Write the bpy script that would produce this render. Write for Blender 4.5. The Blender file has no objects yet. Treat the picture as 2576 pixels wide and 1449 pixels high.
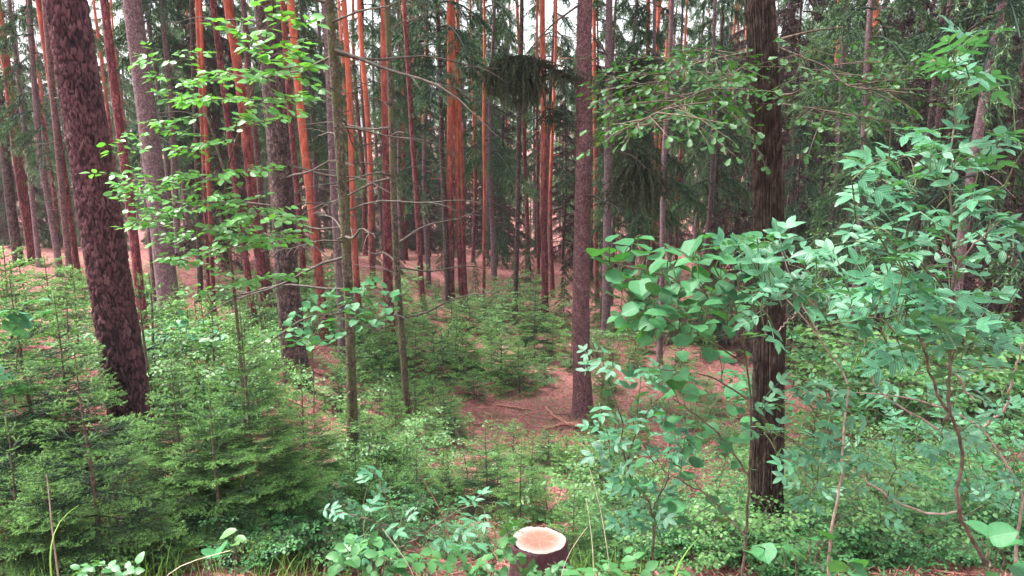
import bpy, math, random
import numpy as np
from mathutils import Vector, Matrix

random.seed(7)
RNG = np.random.default_rng(7)
R = math.radians
S = bpy.context.scene
COL = S.collection

# ------------------------------------------------------------------ camera, sky, sun, exposure
EYE = np.array((0.0, 0.0, 1.6))
PITCH = R(12.0)
FPX = 2000.0                                   # focal length in pixels of a 2576 wide picture
cam = bpy.data.cameras.new('camera')
cam.sensor_width = 36.0
cam.lens = FPX / 2576.0 * 36.0
cam.clip_start, cam.clip_end = 0.05, 3000.0
camo = bpy.data.objects.new('camera', cam)
camo.location = EYE
camo.rotation_euler = (R(90) - PITCH, 0, 0)
COL.objects.link(camo)
S.camera = camo

SUN_EL, SUN_AZ = R(63), R(284)                 # azimuth measured clockwise from +Y: high on the left
world = bpy.data.worlds.new('World')
S.world = world
world.use_nodes = True
wt = world.node_tree
wt.nodes.clear()
sky = wt.nodes.new('ShaderNodeTexSky')
sky.sky_type = 'NISHITA'
sky.sun_disc = False
sky.sun_elevation = SUN_EL
sky.sun_rotation = SUN_AZ
sky.air_density, sky.dust_density, sky.ozone_density = 1.0, 4.0, 1.0
hsv = wt.nodes.new('ShaderNodeHueSaturation')
hsv.inputs['Saturation'].default_value = 0.30   # an overcast sky
bg = wt.nodes.new('ShaderNodeBackground')
bg.inputs['Strength'].default_value = 0.08
wo = wt.nodes.new('ShaderNodeOutputWorld')
wt.links.new(sky.outputs[0], hsv.inputs['Color'])
wt.links.new(hsv.outputs[0], bg.inputs['Color'])
wt.links.new(bg.outputs[0], wo.inputs['Surface'])

sl = bpy.data.lights.new('sun', 'SUN')
sl.energy = 1.5
sl.angle = R(13)
sl.color = (1.0, 0.975, 0.965)
so = bpy.data.objects.new('sun', sl)
sd = Vector((math.sin(SUN_AZ) * math.cos(SUN_EL), math.cos(SUN_AZ) * math.cos(SUN_EL), math.sin(SUN_EL)))
so.rotation_euler = (-sd).to_track_quat('-Z', 'Y').to_euler()
so.location = (0, -10, 40)
COL.objects.link(so)

S.view_settings.view_transform = 'Standard'
S.view_settings.look = 'None'
S.view_settings.gamma = 1.0
S.view_settings.use_curve_mapping = False
S.view_settings.exposure = 3.0
S.render.engine = 'CYCLES'
cy = S.cycles
cy.max_bounces, cy.diffuse_bounces, cy.glossy_bounces, cy.transmission_bounces = 5, 4, 1, 3
cy.transparent_max_bounces, cy.volume_bounces = 4, 0
cy.caustics_reflective = cy.caustics_refractive = False
cy.use_denoising = True
cy.use_adaptive_sampling = False
cy.sample_clamp_indirect = 4.0

# ------------------------------------------------------------------ pixels to places (pixels of the 2576 x 1449 picture)
FWD = np.array((0, math.cos(PITCH), -math.sin(PITCH)))
UPV = np.array((0, math.sin(PITCH), math.cos(PITCH)))
RGT = np.array((1.0, 0, 0))

def ray(px, py):
    return FWD + RGT * ((px - 1288.0) / FPX) + UPV * ((724.5 - py) / FPX)

def at(px, py, D):
    return EYE + D * ray(px, py)

def g0(x, y):
    x = np.asarray(x, float); y = np.asarray(y, float)
    yy = np.clip(y, -6, None)
    t = np.clip(yy, None, 13.0)
    z = -0.30 * t
    u = np.clip(yy - 13.0, 0, None)
    z = z - 1.55 * (1 - np.exp(-u * 0.30 / 1.55))            # slope runs out into a valley floor
    z = z - 6.0 * (1 - np.exp(-np.clip(y - 43.0, 0, None) * 0.22 / 6.0))
    s = np.log1p(np.exp(np.clip((-x - 1.2) * 2.5, -30, 30))) / 2.5
    ramp = np.clip((y - 2.0) / 7.0, 0, 1); ramp = ramp * ramp * (3 - 2 * ramp)
    z = z + 2.6 * (1 - np.exp(-s / 4.0)) * ramp / (1 + np.exp(np.clip((y - 35.0) / 2.6, -30, 30)))
    return z

def ground(x, y):
    x = np.asarray(x, float); y = np.asarray(y, float)
    b = 0.07 * np.sin(x * 1.3 + 0.7 * np.sin(y * 0.9)) * np.sin(y * 1.1 + 1.3) + 0.035 * np.sin(x * 3.1 + y * 1.7) * np.sin(y * 2.9 - x)
    return g0(x, y) + b

def hit(px, py):
    d = ray(px, py)
    t = 2.0
    while t < 300:
        p = EYE + t * d
        if p[2] < ground(p[0], p[1]): break
        t += 0.05
    a, b = t - 0.05, t
    for _ in range(12):
        m = (a + b) / 2; p = EYE + m * d
        if p[2] < ground(p[0], p[1]): b = m
        else: a = m
    return EYE + b * d, b

def plane_y(px, py, Y):
    d = ray(px, py); t = (Y - EYE[1]) / d[1]
    return EYE + t * d

# ------------------------------------------------------------------ materials
def mat(name):
    m = bpy.data.materials.new(name); m.use_nodes = True
    nt = m.node_tree; nt.nodes.clear()
    return m, nt, nt.nodes.new, nt.links.new

def ramp(N, stops):
    r = N('ShaderNodeValToRGB')
    el = r.color_ramp.elements
    while len(el) < len(stops): el.new(0.5)
    for e, (p, c) in zip(el, stops):
        e.position = p; e.color = (*c, 1)
    return r

def mixc(N, L, a, b, fac, mode='MIX'):
    m = N('ShaderNodeMix'); m.data_type = 'RGBA'; m.blend_type = mode
    for sock, v in ((m.inputs[6], a), (m.inputs[7], b)):
        if isinstance(v, tuple): sock.default_value = (*v, 1)
        else: L(v, sock)
    if isinstance(fac, float): m.inputs[0].default_value = fac
    else: L(fac, m.inputs[0])
    return m.outputs[2]

def mth(N, L, op, a, b=None):
    m = N('ShaderNodeMath'); m.operation = op
    for i, v in enumerate((a, b)):
        if v is None: continue
        if isinstance(v, (int, float)): m.inputs[i].default_value = v
        else: L(v, m.inputs[i])
    return m.outputs[0]

def noise(N, L, scale, detail=4, vec=None, rough=0.6):
    n = N('ShaderNodeTexNoise'); n.inputs['Scale'].default_value = scale
    n.inputs['Detail'].default_value = detail; n.inputs['Roughness'].default_value = rough
    if vec is not None: L(vec, n.inputs['Vector'])
    return n.outputs[0]

def mapped(N, L, sc, rand=True):
    tc = N('ShaderNodeTexCoord'); mp = N('ShaderNodeMapping')
    mp.inputs['Scale'].default_value = sc
    v = tc.outputs['Object']
    if rand:
        oi = N('ShaderNodeObjectInfo'); ad = N('ShaderNodeVectorMath'); ad.operation = 'ADD'
        cb = N('ShaderNodeCombineXYZ'); k = mth(N, L, 'MULTIPLY', oi.outputs['Random'], 37.0)
        L(k, cb.inputs[0]); L(k, cb.inputs[2])
        L(v, ad.inputs[0]); L(cb.outputs[0], ad.inputs[1]); v = ad.outputs[0]
    L(v, mp.inputs['Vector'])
    return tc, mp.outputs[0]

def finish(N, L, col, rough=0.85, bump=None, bstr=0.5, bdist=0.02, spec=0.25):
    p = N('ShaderNodeBsdfPrincipled'); o = N('ShaderNodeOutputMaterial')
    L(col, p.inputs['Base Color']) if not isinstance(col, tuple) else None
    if isinstance(col, tuple): p.inputs['Base Color'].default_value = (*col, 1)
    p.inputs['Roughness'].default_value = rough
    p.inputs['Specular IOR Level'].default_value = spec
    if bump is not None:
        b = N('ShaderNodeBump'); b.inputs['Strength'].default_value = bstr; b.inputs['Distance'].default_value = bdist
        L(bump, b.inputs['Height']); L(b.outputs[0], p.inputs['Normal'])
    L(p.outputs[0], o.inputs['Surface'])

def voro(N, L, vec, scale, feature='F1', rnd=1.0):
    v = N('ShaderNodeTexVoronoi'); v.feature = feature; v.inputs['Scale'].default_value = scale
    v.inputs['Randomness'].default_value = rnd
    L(vec, v.inputs['Vector'])
    return v

def bark_scaly(name, dark, mid, light, scale=22, stretch=0.45, orange=None, z0=3.0, z1=8.0, moss=None):
    """flaky bark: cells with darker joints; higher up the thin bark turns orange when asked"""
    m, nt, N, L = mat(name)
    tc, v = mapped(N, L, (1, 1, stretch))
    vc = voro(N, L, v, scale); vd = voro(N, L, v, scale, 'DISTANCE_TO_EDGE')
    n1 = noise(N, L, 9, 5, v); n2 = noise(N, L, 60, 3, v)
    c = ramp(N, [(0.30, dark), (0.50, mid), (0.72, light)])
    L(mth(N, L, 'ADD', mth(N, L, 'MULTIPLY', n1, 0.6), mth(N, L, 'MULTIPLY', vc.outputs['Color'], 0.4)), c.inputs[0])
    joint = ramp(N, [(0.0, (0, 0, 0)), (0.10, (1, 1, 1))]); L(vd.outputs['Distance'], joint.inputs[0])
    col = mixc(N, L, tuple(k * 0.55 for k in dark), c.outputs[0], joint.outputs[0])
    if orange:
        sx = N('ShaderNodeSeparateXYZ'); L(tc.outputs['Object'], sx.inputs[0])
        mr = N('ShaderNodeMapRange'); mr.inputs[1].default_value = z0; mr.inputs[2].default_value = z1
        oi2 = N('ShaderNodeObjectInfo')
        L(mth(N, L, 'ADD', mth(N, L, 'ADD', sx.outputs[2], mth(N, L, 'MULTIPLY', mth(N, L, 'SUBTRACT', oi2.outputs['Random'], 0.5), 9.0)), mth(N, L, 'MULTIPLY', mth(N, L, 'SUBTRACT', n1, 0.5), 6.0)), mr.inputs[0])
        oc = ramp(N, [(0.25, tuple(k * 0.55 for k in orange)), (0.5, orange), (0.75, tuple(min(1, k * 1.35) for k in orange))])
        L(n1, oc.inputs[0])
        oc2 = mixc(N, L, oc.outputs[0], tuple(k * 0.4 for k in orange), mth(N, L, 'MULTIPLY', mth(N, L, 'GREATER_THAN', n2, 0.62), 0.5))
        col = mixc(N, L, col, oc2, mr.outputs[0])
    if moss:
        mm = ramp(N, [(0.48, (0, 0, 0)), (0.62, (1, 1, 1))]); L(noise(N, L, 3.5, 5, tc.outputs['Object']), mm.inputs[0])
        col = mixc(N, L, col, moss, mth(N, L, 'MULTIPLY', mm.outputs[0], 0.75))
    h = mth(N, L, 'ADD', mth(N, L, 'MULTIPLY', vd.outputs['Distance'], 1.2), mth(N, L, 'MULTIPLY', n2, 0.35))
    finish(N, L, col, 0.9, h, 0.7, 0.012)
    return m

M = {}
def mk_plate_bark():
    m, nt, N, L = mat('plated_pine_bark')
    at_ = N('ShaderNodeAttribute'); at_.attribute_name = 'tint'
    tc = N('ShaderNodeTexCoord'); mp = N('ShaderNodeMapping'); mp.inputs['Scale'].default_value = (1, 1, 0.5); L(tc.outputs['Object'], mp.inputs[0])
    n1 = noise(N, L, 16, 6, mp.outputs[0], 0.7); n2 = noise(N, L, 70, 4, mp.outputs[0], 0.7); n0 = noise(N, L, 2.2, 3, tc.outputs['Object'])
    c = ramp(N, [(0.22, (0.012, 0.007, 0.009)), (0.45, (0.078, 0.033, 0.040)), (0.62, (0.135, 0.060, 0.066)), (0.82, (0.23, 0.14, 0.15))])
    f = mth(N, L, 'ADD', mth(N, L, 'MULTIPLY', n1, 0.45), mth(N, L, 'MULTIPLY', at_.outputs['Fac'], 0.36))
    f = mth(N, L, 'ADD', f, mth(N, L, 'MULTIPLY', n2, 0.22)); f = mth(N, L, 'ADD', f, mth(N, L, 'MULTIPLY', mth(N, L, 'SUBTRACT', n0, 0.5), 0.25))
    L(f, c.inputs[0])
    finish(N, L, c.outputs[0], 0.9, mth(N, L, 'ADD', n2, n1), 0.8, 0.012)
    return m
M['pine_bark'] = mk_plate_bark()
M['red_pine'] = bark_scaly('red_pine_bark', (0.07, 0.018, 0.022), (0.18, 0.046, 0.052), (0.28, 0.095, 0.098), 24, 0.4, orange=(0.58, 0.135, 0.080), z0=4.2, z1=10.0)
M['spruce'] = bark_scaly('spruce_bark', (0.075, 0.036, 0.040), (0.165, 0.078, 0.080), (0.26, 0.14, 0.138), 34, 0.8)
M['grey_spruce'] = bark_scaly('grey_spruce_bark', (0.10, 0.060, 0.068), (0.20, 0.122, 0.130), (0.29, 0.20, 0.205), 34, 0.8)
M['dark_spruce'] = bark_scaly('dark_spruce_bark', (0.024, 0.014, 0.014), (0.080, 0.048, 0.044), (0.17, 0.112, 0.105), 30, 0.7)
M['mossy'] = bark_scaly('mossy_spruce_bark', (0.040, 0.030, 0.022), (0.105, 0.078, 0.055), (0.18, 0.14, 0.105), 36, 0.7, moss=(0.085, 0.095, 0.030))

def mk_oak_bark():
    m, nt, N, L = mat('oak_bark')
    tc, v = mapped(N, L, (1, 1, 0.42))
    n1 = noise(N, L, 26, 6, v, 0.65); n0 = noise(N, L, 3, 4, tc.outputs['Object']); vd = voro(N, L, v, 34, 'DISTANCE_TO_EDGE')
    c = ramp(N, [(0.34, (0.014, 0.009, 0.008)), (0.52, (0.046, 0.030, 0.025)), (0.70, (0.13, 0.094, 0.078))]); L(n1, c.inputs[0])
    mm = ramp(N, [(0.52, (0, 0, 0)), (0.70, (1, 1, 1))]); L(n0, mm.inputs[0])
    col = mixc(N, L, c.outputs[0], (0.075, 0.085, 0.03), mth(N, L, 'MULTIPLY', mm.outputs[0], 0.22))
    h = mth(N, L, 'ADD', n1, mth(N, L, 'MULTIPLY', vd.outputs['Distance'], 0.9))
    finish(N, L, col, 0.92, h, 0.9, 0.02)
    return m
M['oak'] = mk_oak_bark()

def mk_twig(name, a, b):
    m, nt, N, L = mat(name)
    tc, v = mapped(N, L, (1, 1, 1))
    c = ramp(N, [(0.35, a), (0.65, b)]); n = noise(N, L, 30, 4, v); L(n, c.inputs[0])
    finish(N, L, c.outputs[0], 0.85, n, 0.4, 0.004)
    return m
M['dead'] = mk_twig('dead_branch_bark', (0.045, 0.034, 0.028), (0.13, 0.105, 0.085))
M['stem'] = mk_twig('shrub_stem_bark', (0.055, 0.038, 0.028), (0.17, 0.125, 0.095))
M['pale_stem'] = mk_twig('pale_stem_bark', (0.22, 0.16, 0.13), (0.42, 0.33, 0.28))
M['fallen'] = mk_twig('fallen_wood', (0.20, 0.075, 0.055), (0.42, 0.20, 0.15))
M['stalk'] = mk_twig('leaf_stalk_skin', (0.05, 0.07, 0.03), (0.11, 0.13, 0.06))
M['straw'] = mk_twig('dry_straw', (0.40, 0.34, 0.22), (0.6, 0.52, 0.38))

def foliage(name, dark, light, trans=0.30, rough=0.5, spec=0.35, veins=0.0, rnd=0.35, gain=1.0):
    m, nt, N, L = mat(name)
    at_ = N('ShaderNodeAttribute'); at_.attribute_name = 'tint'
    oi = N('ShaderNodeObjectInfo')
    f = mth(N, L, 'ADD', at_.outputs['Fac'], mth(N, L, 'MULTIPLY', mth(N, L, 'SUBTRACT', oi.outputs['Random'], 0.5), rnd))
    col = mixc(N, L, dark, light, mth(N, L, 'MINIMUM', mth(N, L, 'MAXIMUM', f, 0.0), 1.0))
    bump = None
    if veins:
        tc = N('ShaderNodeTexCoord'); sx = N('ShaderNodeSeparateXYZ'); L(tc.outputs['Object'], sx.inputs[0])
        ay = mth(N, L, 'ABSOLUTE', sx.outputs[1])
        w = mth(N, L, 'SINE', mth(N, L, 'MULTIPLY', mth(N, L, 'SUBTRACT', sx.outputs[0], mth(N, L, 'MULTIPLY', ay, 0.75)), 52.0))
        w = mth(N, L, 'POWER', mth(N, L, 'ABSOLUTE', w), 6.0)
        rib = mth(N, L, 'LESS_THAN', ay, 0.012)
        w = mth(N, L, 'MAXIMUM', w, rib)
        nz = N('ShaderNodeTexNoise'); nz.inputs['Scale'].default_value = 5.0; nz.inputs['Detail'].default_value = 5; L(tc.outputs['Object'], nz.inputs['Vector'])
        col = mixc(N, L, col, tuple(k * 0.45 for k in dark), mth(N, L, 'MULTIPLY', mth(N, L, 'SUBTRACT', 1.0, nz.outputs[0]), 0.55))
        col = mixc(N, L, col, tuple(min(1, k * 1.5 + 0.02) for k in light), mth(N, L, 'MULTIPLY', w, veins))
        bump = mth(N, L, 'MULTIPLY', w, -1.0)
    p = N('ShaderNodeBsdfPrincipled')
    L(col, p.inputs['Base Color']); p.inputs['Roughness'].default_value = rough; p.inputs['Specular IOR Level'].default_value = spec
    if bump is not None:
        b = N('ShaderNodeBump'); b.inputs['Strength'].default_value = 0.25; b.inputs['Distance'].default_value = 0.01
        L(bump, b.inputs['Height']); L(b.outputs[0], p.inputs['Normal'])
    t = N('ShaderNodeBsdfTranslucent')
    L(mixc(N, L, col, (1.15, 1.25, 0.45), 1.0, 'MULTIPLY'), t.inputs['Color'])
    ms = N('ShaderNodeMixShader'); ms.inputs[0].default_value = trans
    o = N('ShaderNodeOutputMaterial')
    L(p.outputs[0], ms.inputs[1]); L(t.outputs[0], ms.inputs[2]); L(ms.outputs[0], o.inputs['Surface'])
    return m
M['needles'] = foliage('young_spruce_needles', (0.007, 0.024, 0.010), (0.215, 0.43, 0.115), 0.14, 0.5, 0.3, rnd=0.45)
M['old_needles'] = foliage('old_spruce_needles', (0.016, 0.040, 0.024), (0.17, 0.30, 0.13), 0.2, 0.55, 0.3)
M['dark_needles'] = foliage('drooping_spruce_needles', (0.030, 0.040, 0.024), (0.11, 0.115, 0.062), 0.15, 0.6, 0.2)
M['pine_needles'] = foliage('pine_needles', (0.05, 0.085, 0.055), (0.13, 0.19, 0.11), 0.2, 0.5, 0.3)
M['beech'] = foliage('beech_leaf', (0.060, 0.20, 0.040), (0.17, 0.40, 0.12), 0.40, 0.36, 0.6)
M['hazel'] = foliage('hazel_leaf', (0.014, 0.092, 0.034), (0.075, 0.26, 0.090), 0.30, 0.42, 0.35, veins=0.35, rnd=0.7)
M['elder'] = foliage('elder_leaf', (0.024, 0.115, 0.058), (0.115, 0.32, 0.165), 0.28, 0.38, 0.45, veins=0.25, rnd=0.6)
M['oakleaf'] = foliage('oak_leaf', (0.020, 0.080, 0.018), (0.062, 0.18, 0.040), 0.35, 0.45, 0.4)
M['herb'] = foliage('herb_leaf', (0.020, 0.095, 0.030), (0.10, 0.27, 0.085), 0.3, 0.45, 0.4)
M['bush'] = foliage('bush_leaf', (0.030, 0.105, 0.032), (0.14, 0.29, 0.085), 0.35, 0.45, 0.4)
M['grass'] = foliage('broad_grass', (0.07, 0.17, 0.03), (0.20, 0.34, 0.075), 0.35, 0.5, 0.3)
M['litter'] = foliage('litter_flake', (0.11, 0.034, 0.028), (0.48, 0.22, 0.17), 0.0, 0.9, 0.1)

def mk_ground():
    m, nt, N, L = mat('forest_floor')
    tc = N('ShaderNodeTexCoord'); v = tc.outputs['Object']
    a = noise(N, L, 0.55, 6, v); b = noise(N, L, 14, 8, v, 0.7); c_ = noise(N, L, 90, 4, v); d = noise(N, L, 1.9, 5, v)
    lit = ramp(N, [(0.32, (0.06, 0.024, 0.022)), (0.5, (0.24, 0.095, 0.088)), (0.68, (0.44, 0.215, 0.20))])
    L(mth(N, L, 'ADD', mth(N, L, 'MULTIPLY', b, 0.65), mth(N, L, 'MULTIPLY', c_, 0.35)), lit.inputs[0])
    mm = ramp(N, [(0.50, (0, 0, 0)), (0.66, (1, 1, 1))])
    L(mth(N, L, 'ADD', mth(N, L, 'MULTIPLY', a, 0.55), mth(N, L, 'MULTIPLY', d, 0.45)), mm.inputs[0])
    mo = ramp(N, [(0.35, (0.022, 0.038, 0.014)), (0.65, (0.085, 0.125, 0.040))]); L(b, mo.inputs[0])
    col = mixc(N, L, lit.outputs[0], mo.outputs[0], mth(N, L, 'MULTIPLY', mm.outputs[0], 0.7))
    finish(N, L, col, 0.95, mth(N, L, 'ADD', b, mth(N, L, 'MULTIPLY', c_, 0.4)), 0.8, 0.06, 0.1)
    return m
M['ground'] = mk_ground()

def mk_cut():
    m, nt, N, L = mat('cut_wood')
    tc = N('ShaderNodeTexCoord'); v = tc.outputs['Object']
    sx = N('ShaderNodeSeparateXYZ'); L(v, sx.inputs[0])
    nz = noise(N, L, 6, 4, v)
    r = mth(N, L, 'SQRT', mth(N, L, 'ADD', mth(N, L, 'POWER', sx.outputs[0], 2.0), mth(N, L, 'POWER', sx.outputs[1], 2.0)))
    rr = mth(N, L, 'ADD', r, mth(N, L, 'MULTIPLY', nz, 0.03))
    ring = mth(N, L, 'SINE', mth(N, L, 'MULTIPLY', rr, 700.0))
    ang = mth(N, L, 'ARCTAN2', sx.outputs[1], sx.outputs[0])
    star = mth(N, L, 'POWER', mth(N, L, 'ABSOLUTE', mth(N, L, 'SINE', mth(N, L, 'ADD', mth(N, L, 'MULTIPLY', ang, 3.0), mth(N, L, 'MULTIPLY', nz, 5.0)))), 150.0)
    star = mth(N, L, 'MULTIPLY', star, mth(N, L, 'MULTIPLY', mth(N, L, 'LESS_THAN', r, 0.11), mth(N, L, 'GREATER_THAN', r, 0.004)))
    base = ramp(N, [(0.0, (0.27, 0.145, 0.10)), (0.55, (0.25, 0.13, 0.09)), (0.78, (0.31, 0.21, 0.17)), (0.92, (0.36, 0.29, 0.26))])
    L(mth(N, L, 'MULTIPLY', rr, 5.6), base.inputs[0])
    col = mixc(N, L, base.outputs[0], (0.14, 0.06, 0.035), mth(N, L, 'MULTIPLY', mth(N, L, 'ADD', ring, 1.0), 0.09))
    col = mixc(N, L, col, (0.32, 0.24, 0.19), mth(N, L, 'MULTIPLY', star, 0.8))
    bl = ramp(N, [(0.60, (0, 0, 0)), (0.72, (1, 1, 1))]); L(noise(N, L, 18, 5, v), bl.inputs[0])
    col = mixc(N, L, col, (0.28, 0.22, 0.21), mth(N, L, 'MULTIPLY', bl.outputs[0], 0.6))
    finish(N, L, col, 0.8, mth(N, L, 'ADD', ring, mth(N, L, 'MULTIPLY', nz, 6.0)), 0.25, 0.003)
    return m
M['cut'] = mk_cut()

# ------------------------------------------------------------------ mesh helpers
def mesh(name, V, F, material, tint=None, smooth=True):
    """V (n,3); F a list of (k,m) index arrays of equal corner count each"""
    me = bpy.data.meshes.new(name)
    V = np.asarray(V, np.float32)
    F = [np.asarray(f, np.int32) for f in F if len(f)]
    me.vertices.add(len(V)); me.vertices.foreach_set('co', V.ravel())
    nl = sum(f.size for f in F); npoly = sum(len(f) for f in F)
    me.loops.add(nl); me.polygons.add(npoly)
    me.loops.foreach_set('vertex_index', np.concatenate([f.ravel() for f in F]))
    tot = np.concatenate([np.full(len(f), f.shape[1], np.int32) for f in F])
    st = np.concatenate(([0], np.cumsum(tot)[:-1])).astype(np.int32)
    me.polygons.foreach_set('loop_start', st)
    if smooth: me.polygons.foreach_set('use_smooth', np.ones(npoly, bool))
    if tint is not None:
        a = me.attributes.new('tint', 'FLOAT', 'POINT'); a.data.foreach_set('value', np.asarray(tint, np.float32))
    me.update(calc_edges=True)
    me.materials.append(material)
    return me

class MB:
    def __init__(s): s.V = []; s.F = {3: [], 4: []}; s.T = []; s.n = 0
    def add(s, V, F, tint=0.5):
        V = np.asarray(V, float); F = np.asarray(F)
        s.V.append(V); s.F[F.shape[1]].append(F + s.n); s.n += len(V)
        s.T.append(np.full(len(V), tint) if np.isscalar(tint) else np.asarray(tint))
    def mesh(s, name, material, smooth=True):
        F = [np.concatenate(s.F[k]) for k in (3, 4) if s.F[k]]
        return mesh(name, np.concatenate(s.V), F, material, np.concatenate(s.T), smooth)

def nrm(a): return a / np.maximum(np.linalg.norm(a, axis=-1, keepdims=True), 1e-9)

def tube(mb, pts, rad, n=6, tint=0.5, cap=True, disp=None):
    pts = np.asarray(pts, float); k = len(pts)
    rad = np.broadcast_to(np.asarray(rad, float), (k,))
    tan = nrm(np.gradient(pts, axis=0))
    ref = np.array((0, 0, 1.0)) if abs(tan[0][2]) < 0.8 else np.array((1.0, 0, 0))
    u = nrm(np.cross(tan, ref)); w = np.cross(tan, u)
    a = np.linspace(0, 2 * np.pi, n, endpoint=False)
    r = rad[:, None] * np.ones(n)
    if disp is not None: r = r + disp
    ring = pts[:, None, :] + r[:, :, None] * (np.cos(a)[None, :, None] * u[:, None, :] + np.sin(a)[None, :, None] * w[:, None, :])
    V = ring.reshape(-1, 3)
    i = np.arange(k - 1)[:, None] * n; j = np.arange(n)[None, :]; j2 = (j + 1) % n
    F = np.stack((i + j, i + j2, i + n + j2, i + n + j), -1).reshape(-1, 4)
    mb.add(V, F, tint)
    if cap:
        V2 = np.vstack((ring[-1], pts[-1:])); jj = np.arange(n)
        mb.add(V2, np.stack((jj, (jj + 1) % n, np.full(n, n)), -1), tint)

def sticks(mb, A, B, ra, rb, tint=0.2):
    """many three-sided sticks at once"""
    A = np.asarray(A, float); B = np.asarray(B, float)
    if not len(A): return
    t = nrm(B - A); ref = np.where(np.abs(t[:, 2:3]) < 0.8, np.array([[0, 0, 1.0]]), np.array([[1.0, 0, 0]]))
    u = nrm(np.cross(t, ref)); w = np.cross(t, u)
    ra = np.broadcast_to(ra, (len(A),))[:, None]; rb = np.broadcast_to(rb, (len(A),))[:, None]
    P = []
    for k in range(3):
        d = math.cos(k * 2.0944) * u + math.sin(k * 2.0944) * w
        P += [A + d * ra, B + d * rb]
    V = np.stack(P, 1).reshape(-1, 3)
    o = np.arange(len(A))[:, None] * 6
    F = np.concatenate([o + np.array([[2 * k, 2 * ((k + 1) % 3), 2 * ((k + 1) % 3) + 1, 2 * k + 1]]) for k in range(3)])
    mb.add(V, F, tint)

def needles(mb, A, B, dens, length, width, rng, tipA, tipB, ang=0.95, updown=0.25):
    """needles along many twig segments; tip values give the share of fresh light growth"""
    A = np.asarray(A, float); B = np.asarray(B, float)
    ln = np.linalg.norm(B - A, axis=1)
    cnt = np.maximum(1, np.round(ln * dens + rng.random(len(A)) - 0.5)).astype(int)
    ix = np.repeat(np.arange(len(A)), cnt); n = len(ix)
    t = rng.random(n)[:, None]
    p = A[ix] + t * (B - A)[ix]
    ax = nrm(B - A)[ix]
    ref = np.where(np.abs(ax[:, 2:3]) < 0.9, np.array([[0, 0, 1.0]]), np.array([[1.0, 0, 0]]))
    u = nrm(np.cross(ax, ref)); w = np.cross(u, ax)
    th = rng.random(n) * 2 * np.pi
    rad = np.cos(th)[:, None] * u + (np.sin(th) * np.where(np.sin(th) > 0, 0.9, updown))[:, None] * w
    rad = nrm(rad)
    an = ang + rng.normal(0, 0.15, n)
    d = np.cos(an)[:, None] * ax + np.sin(an)[:, None] * rad
    s = nrm(np.cross(d, rng.normal(0, 1, (n, 3))))
    l = (length * rng.uniform(0.7, 1.15, n))[:, None]
    hw = width * 0.5
    V = np.stack((p - s * hw, p + s * hw, p + d * l), 1).reshape(-1, 3)
    F = np.arange(3 * n).reshape(-1, 3)
    tv = (np.asarray(tipA)[ix] * (1 - t[:, 0]) + np.asarray(tipB)[ix] * t[:, 0]) + rng.normal(0, 0.10, n)
    mb.add(V, F, np.repeat(tv, 3))

def link(name, data, parent=None, loc=None, mtx=None, kind=None):
    o = bpy.data.objects.new(name, data); COL.objects.link(o)
    if parent is not None: o.parent = parent
    if mtx is not None: o.matrix_basis = mtx
    elif loc is not None: o.location = loc
    if kind: o['kind'] = kind
    return o

def tag(o, label, cat, group=None):
    o['label'] = label; o['category'] = cat
    if group: o['group'] = group
    return o

def thing(name, label, cat, loc, group=None, rz=0.0):
    o = link(name, None, None, loc); o.rotation_euler = (0, 0, rz); o.empty_display_size = 0.2
    return tag(o, label, cat, group)

def copy_tree(src, loc, rz=0.0, scale=1.0, label=None, group=None):
    r = src.copy(); COL.objects.link(r); r.location = loc; r.rotation_euler = (0, 0, rz)
    r.scale = (scale,) * 3 if np.isscalar(scale) else scale
    if label: r['label'] = label
    if group: r['group'] = group
    for ch in list(src.children):
        c = ch.copy(); COL.objects.link(c); c.parent = r
        for g in list(ch.children):
            d = g.copy(); COL.objects.link(d); d.parent = c
    return r

# ------------------------------------------------------------------ the ground: one sheet to the horizon
def axis_pts(lo, hi, flo, fhi, fine):
    a = [flo]; step = fine
    while a[-1] > lo: a.append(a[-1] - step); step *= 1.25
    b = list(np.arange(flo, fhi, fine)); step = fine; c = [fhi]
    while c[-1] < hi: c.append(c[-1] + step); step *= 1.25
    return np.array(sorted(set(a[1:] + b + c)))
gx = axis_pts(-600, 600, -26, 26, 0.22); gy = axis_pts(-120, 900, -2, 46, 0.22)
GX, GY = np.meshgrid(gx, gy)
GZ = ground(GX, GY)
near = np.exp(-((GY - 15) / 25) ** 2)
GZ = GZ + near * 0.02 * RNG.normal(0, 1, GZ.shape)
nxx, nyy = len(gx), len(gy)
ii = (np.arange(nyy - 1)[:, None] * nxx + np.arange(nxx - 1)[None, :])
GF = np.stack((ii, ii + 1, ii + nxx + 1, ii + nxx), -1).reshape(-1, 4)
link('ground', mesh('ground', np.stack((GX, GY, GZ), -1).reshape(-1, 3), [GF], M['ground']), kind='structure')

hm, hnt, HN, HL = mat('haze')
pv = HN('ShaderNodeVolumePrincipled'); pv.inputs['Color'].default_value = (0.90, 0.95, 0.93, 1); pv.inputs['Density'].default_value = 0.00045
ho = HN('ShaderNodeOutputMaterial'); HL(pv.outputs[0], ho.inputs['Volume'])
hb = MB(); zlo, zhi = float(GZ.min()) - 1.0, 32.0
xs_, ys_ = (gx[0] - 5, gx[-1] + 5), (gy[0] - 5, gy[-1] + 5)
hb.add([(xs_[i & 1], ys_[i >> 1 & 1], (zlo, zhi)[i >> 2]) for i in range(8)], [(0, 2, 3, 1), (4, 5, 7, 6), (0, 1, 5, 4), (2, 6, 7, 3), (0, 4, 6, 2), (1, 3, 7, 5)])
link('haze', hb.mesh('haze', hm, smooth=False), kind='stuff')

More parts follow.
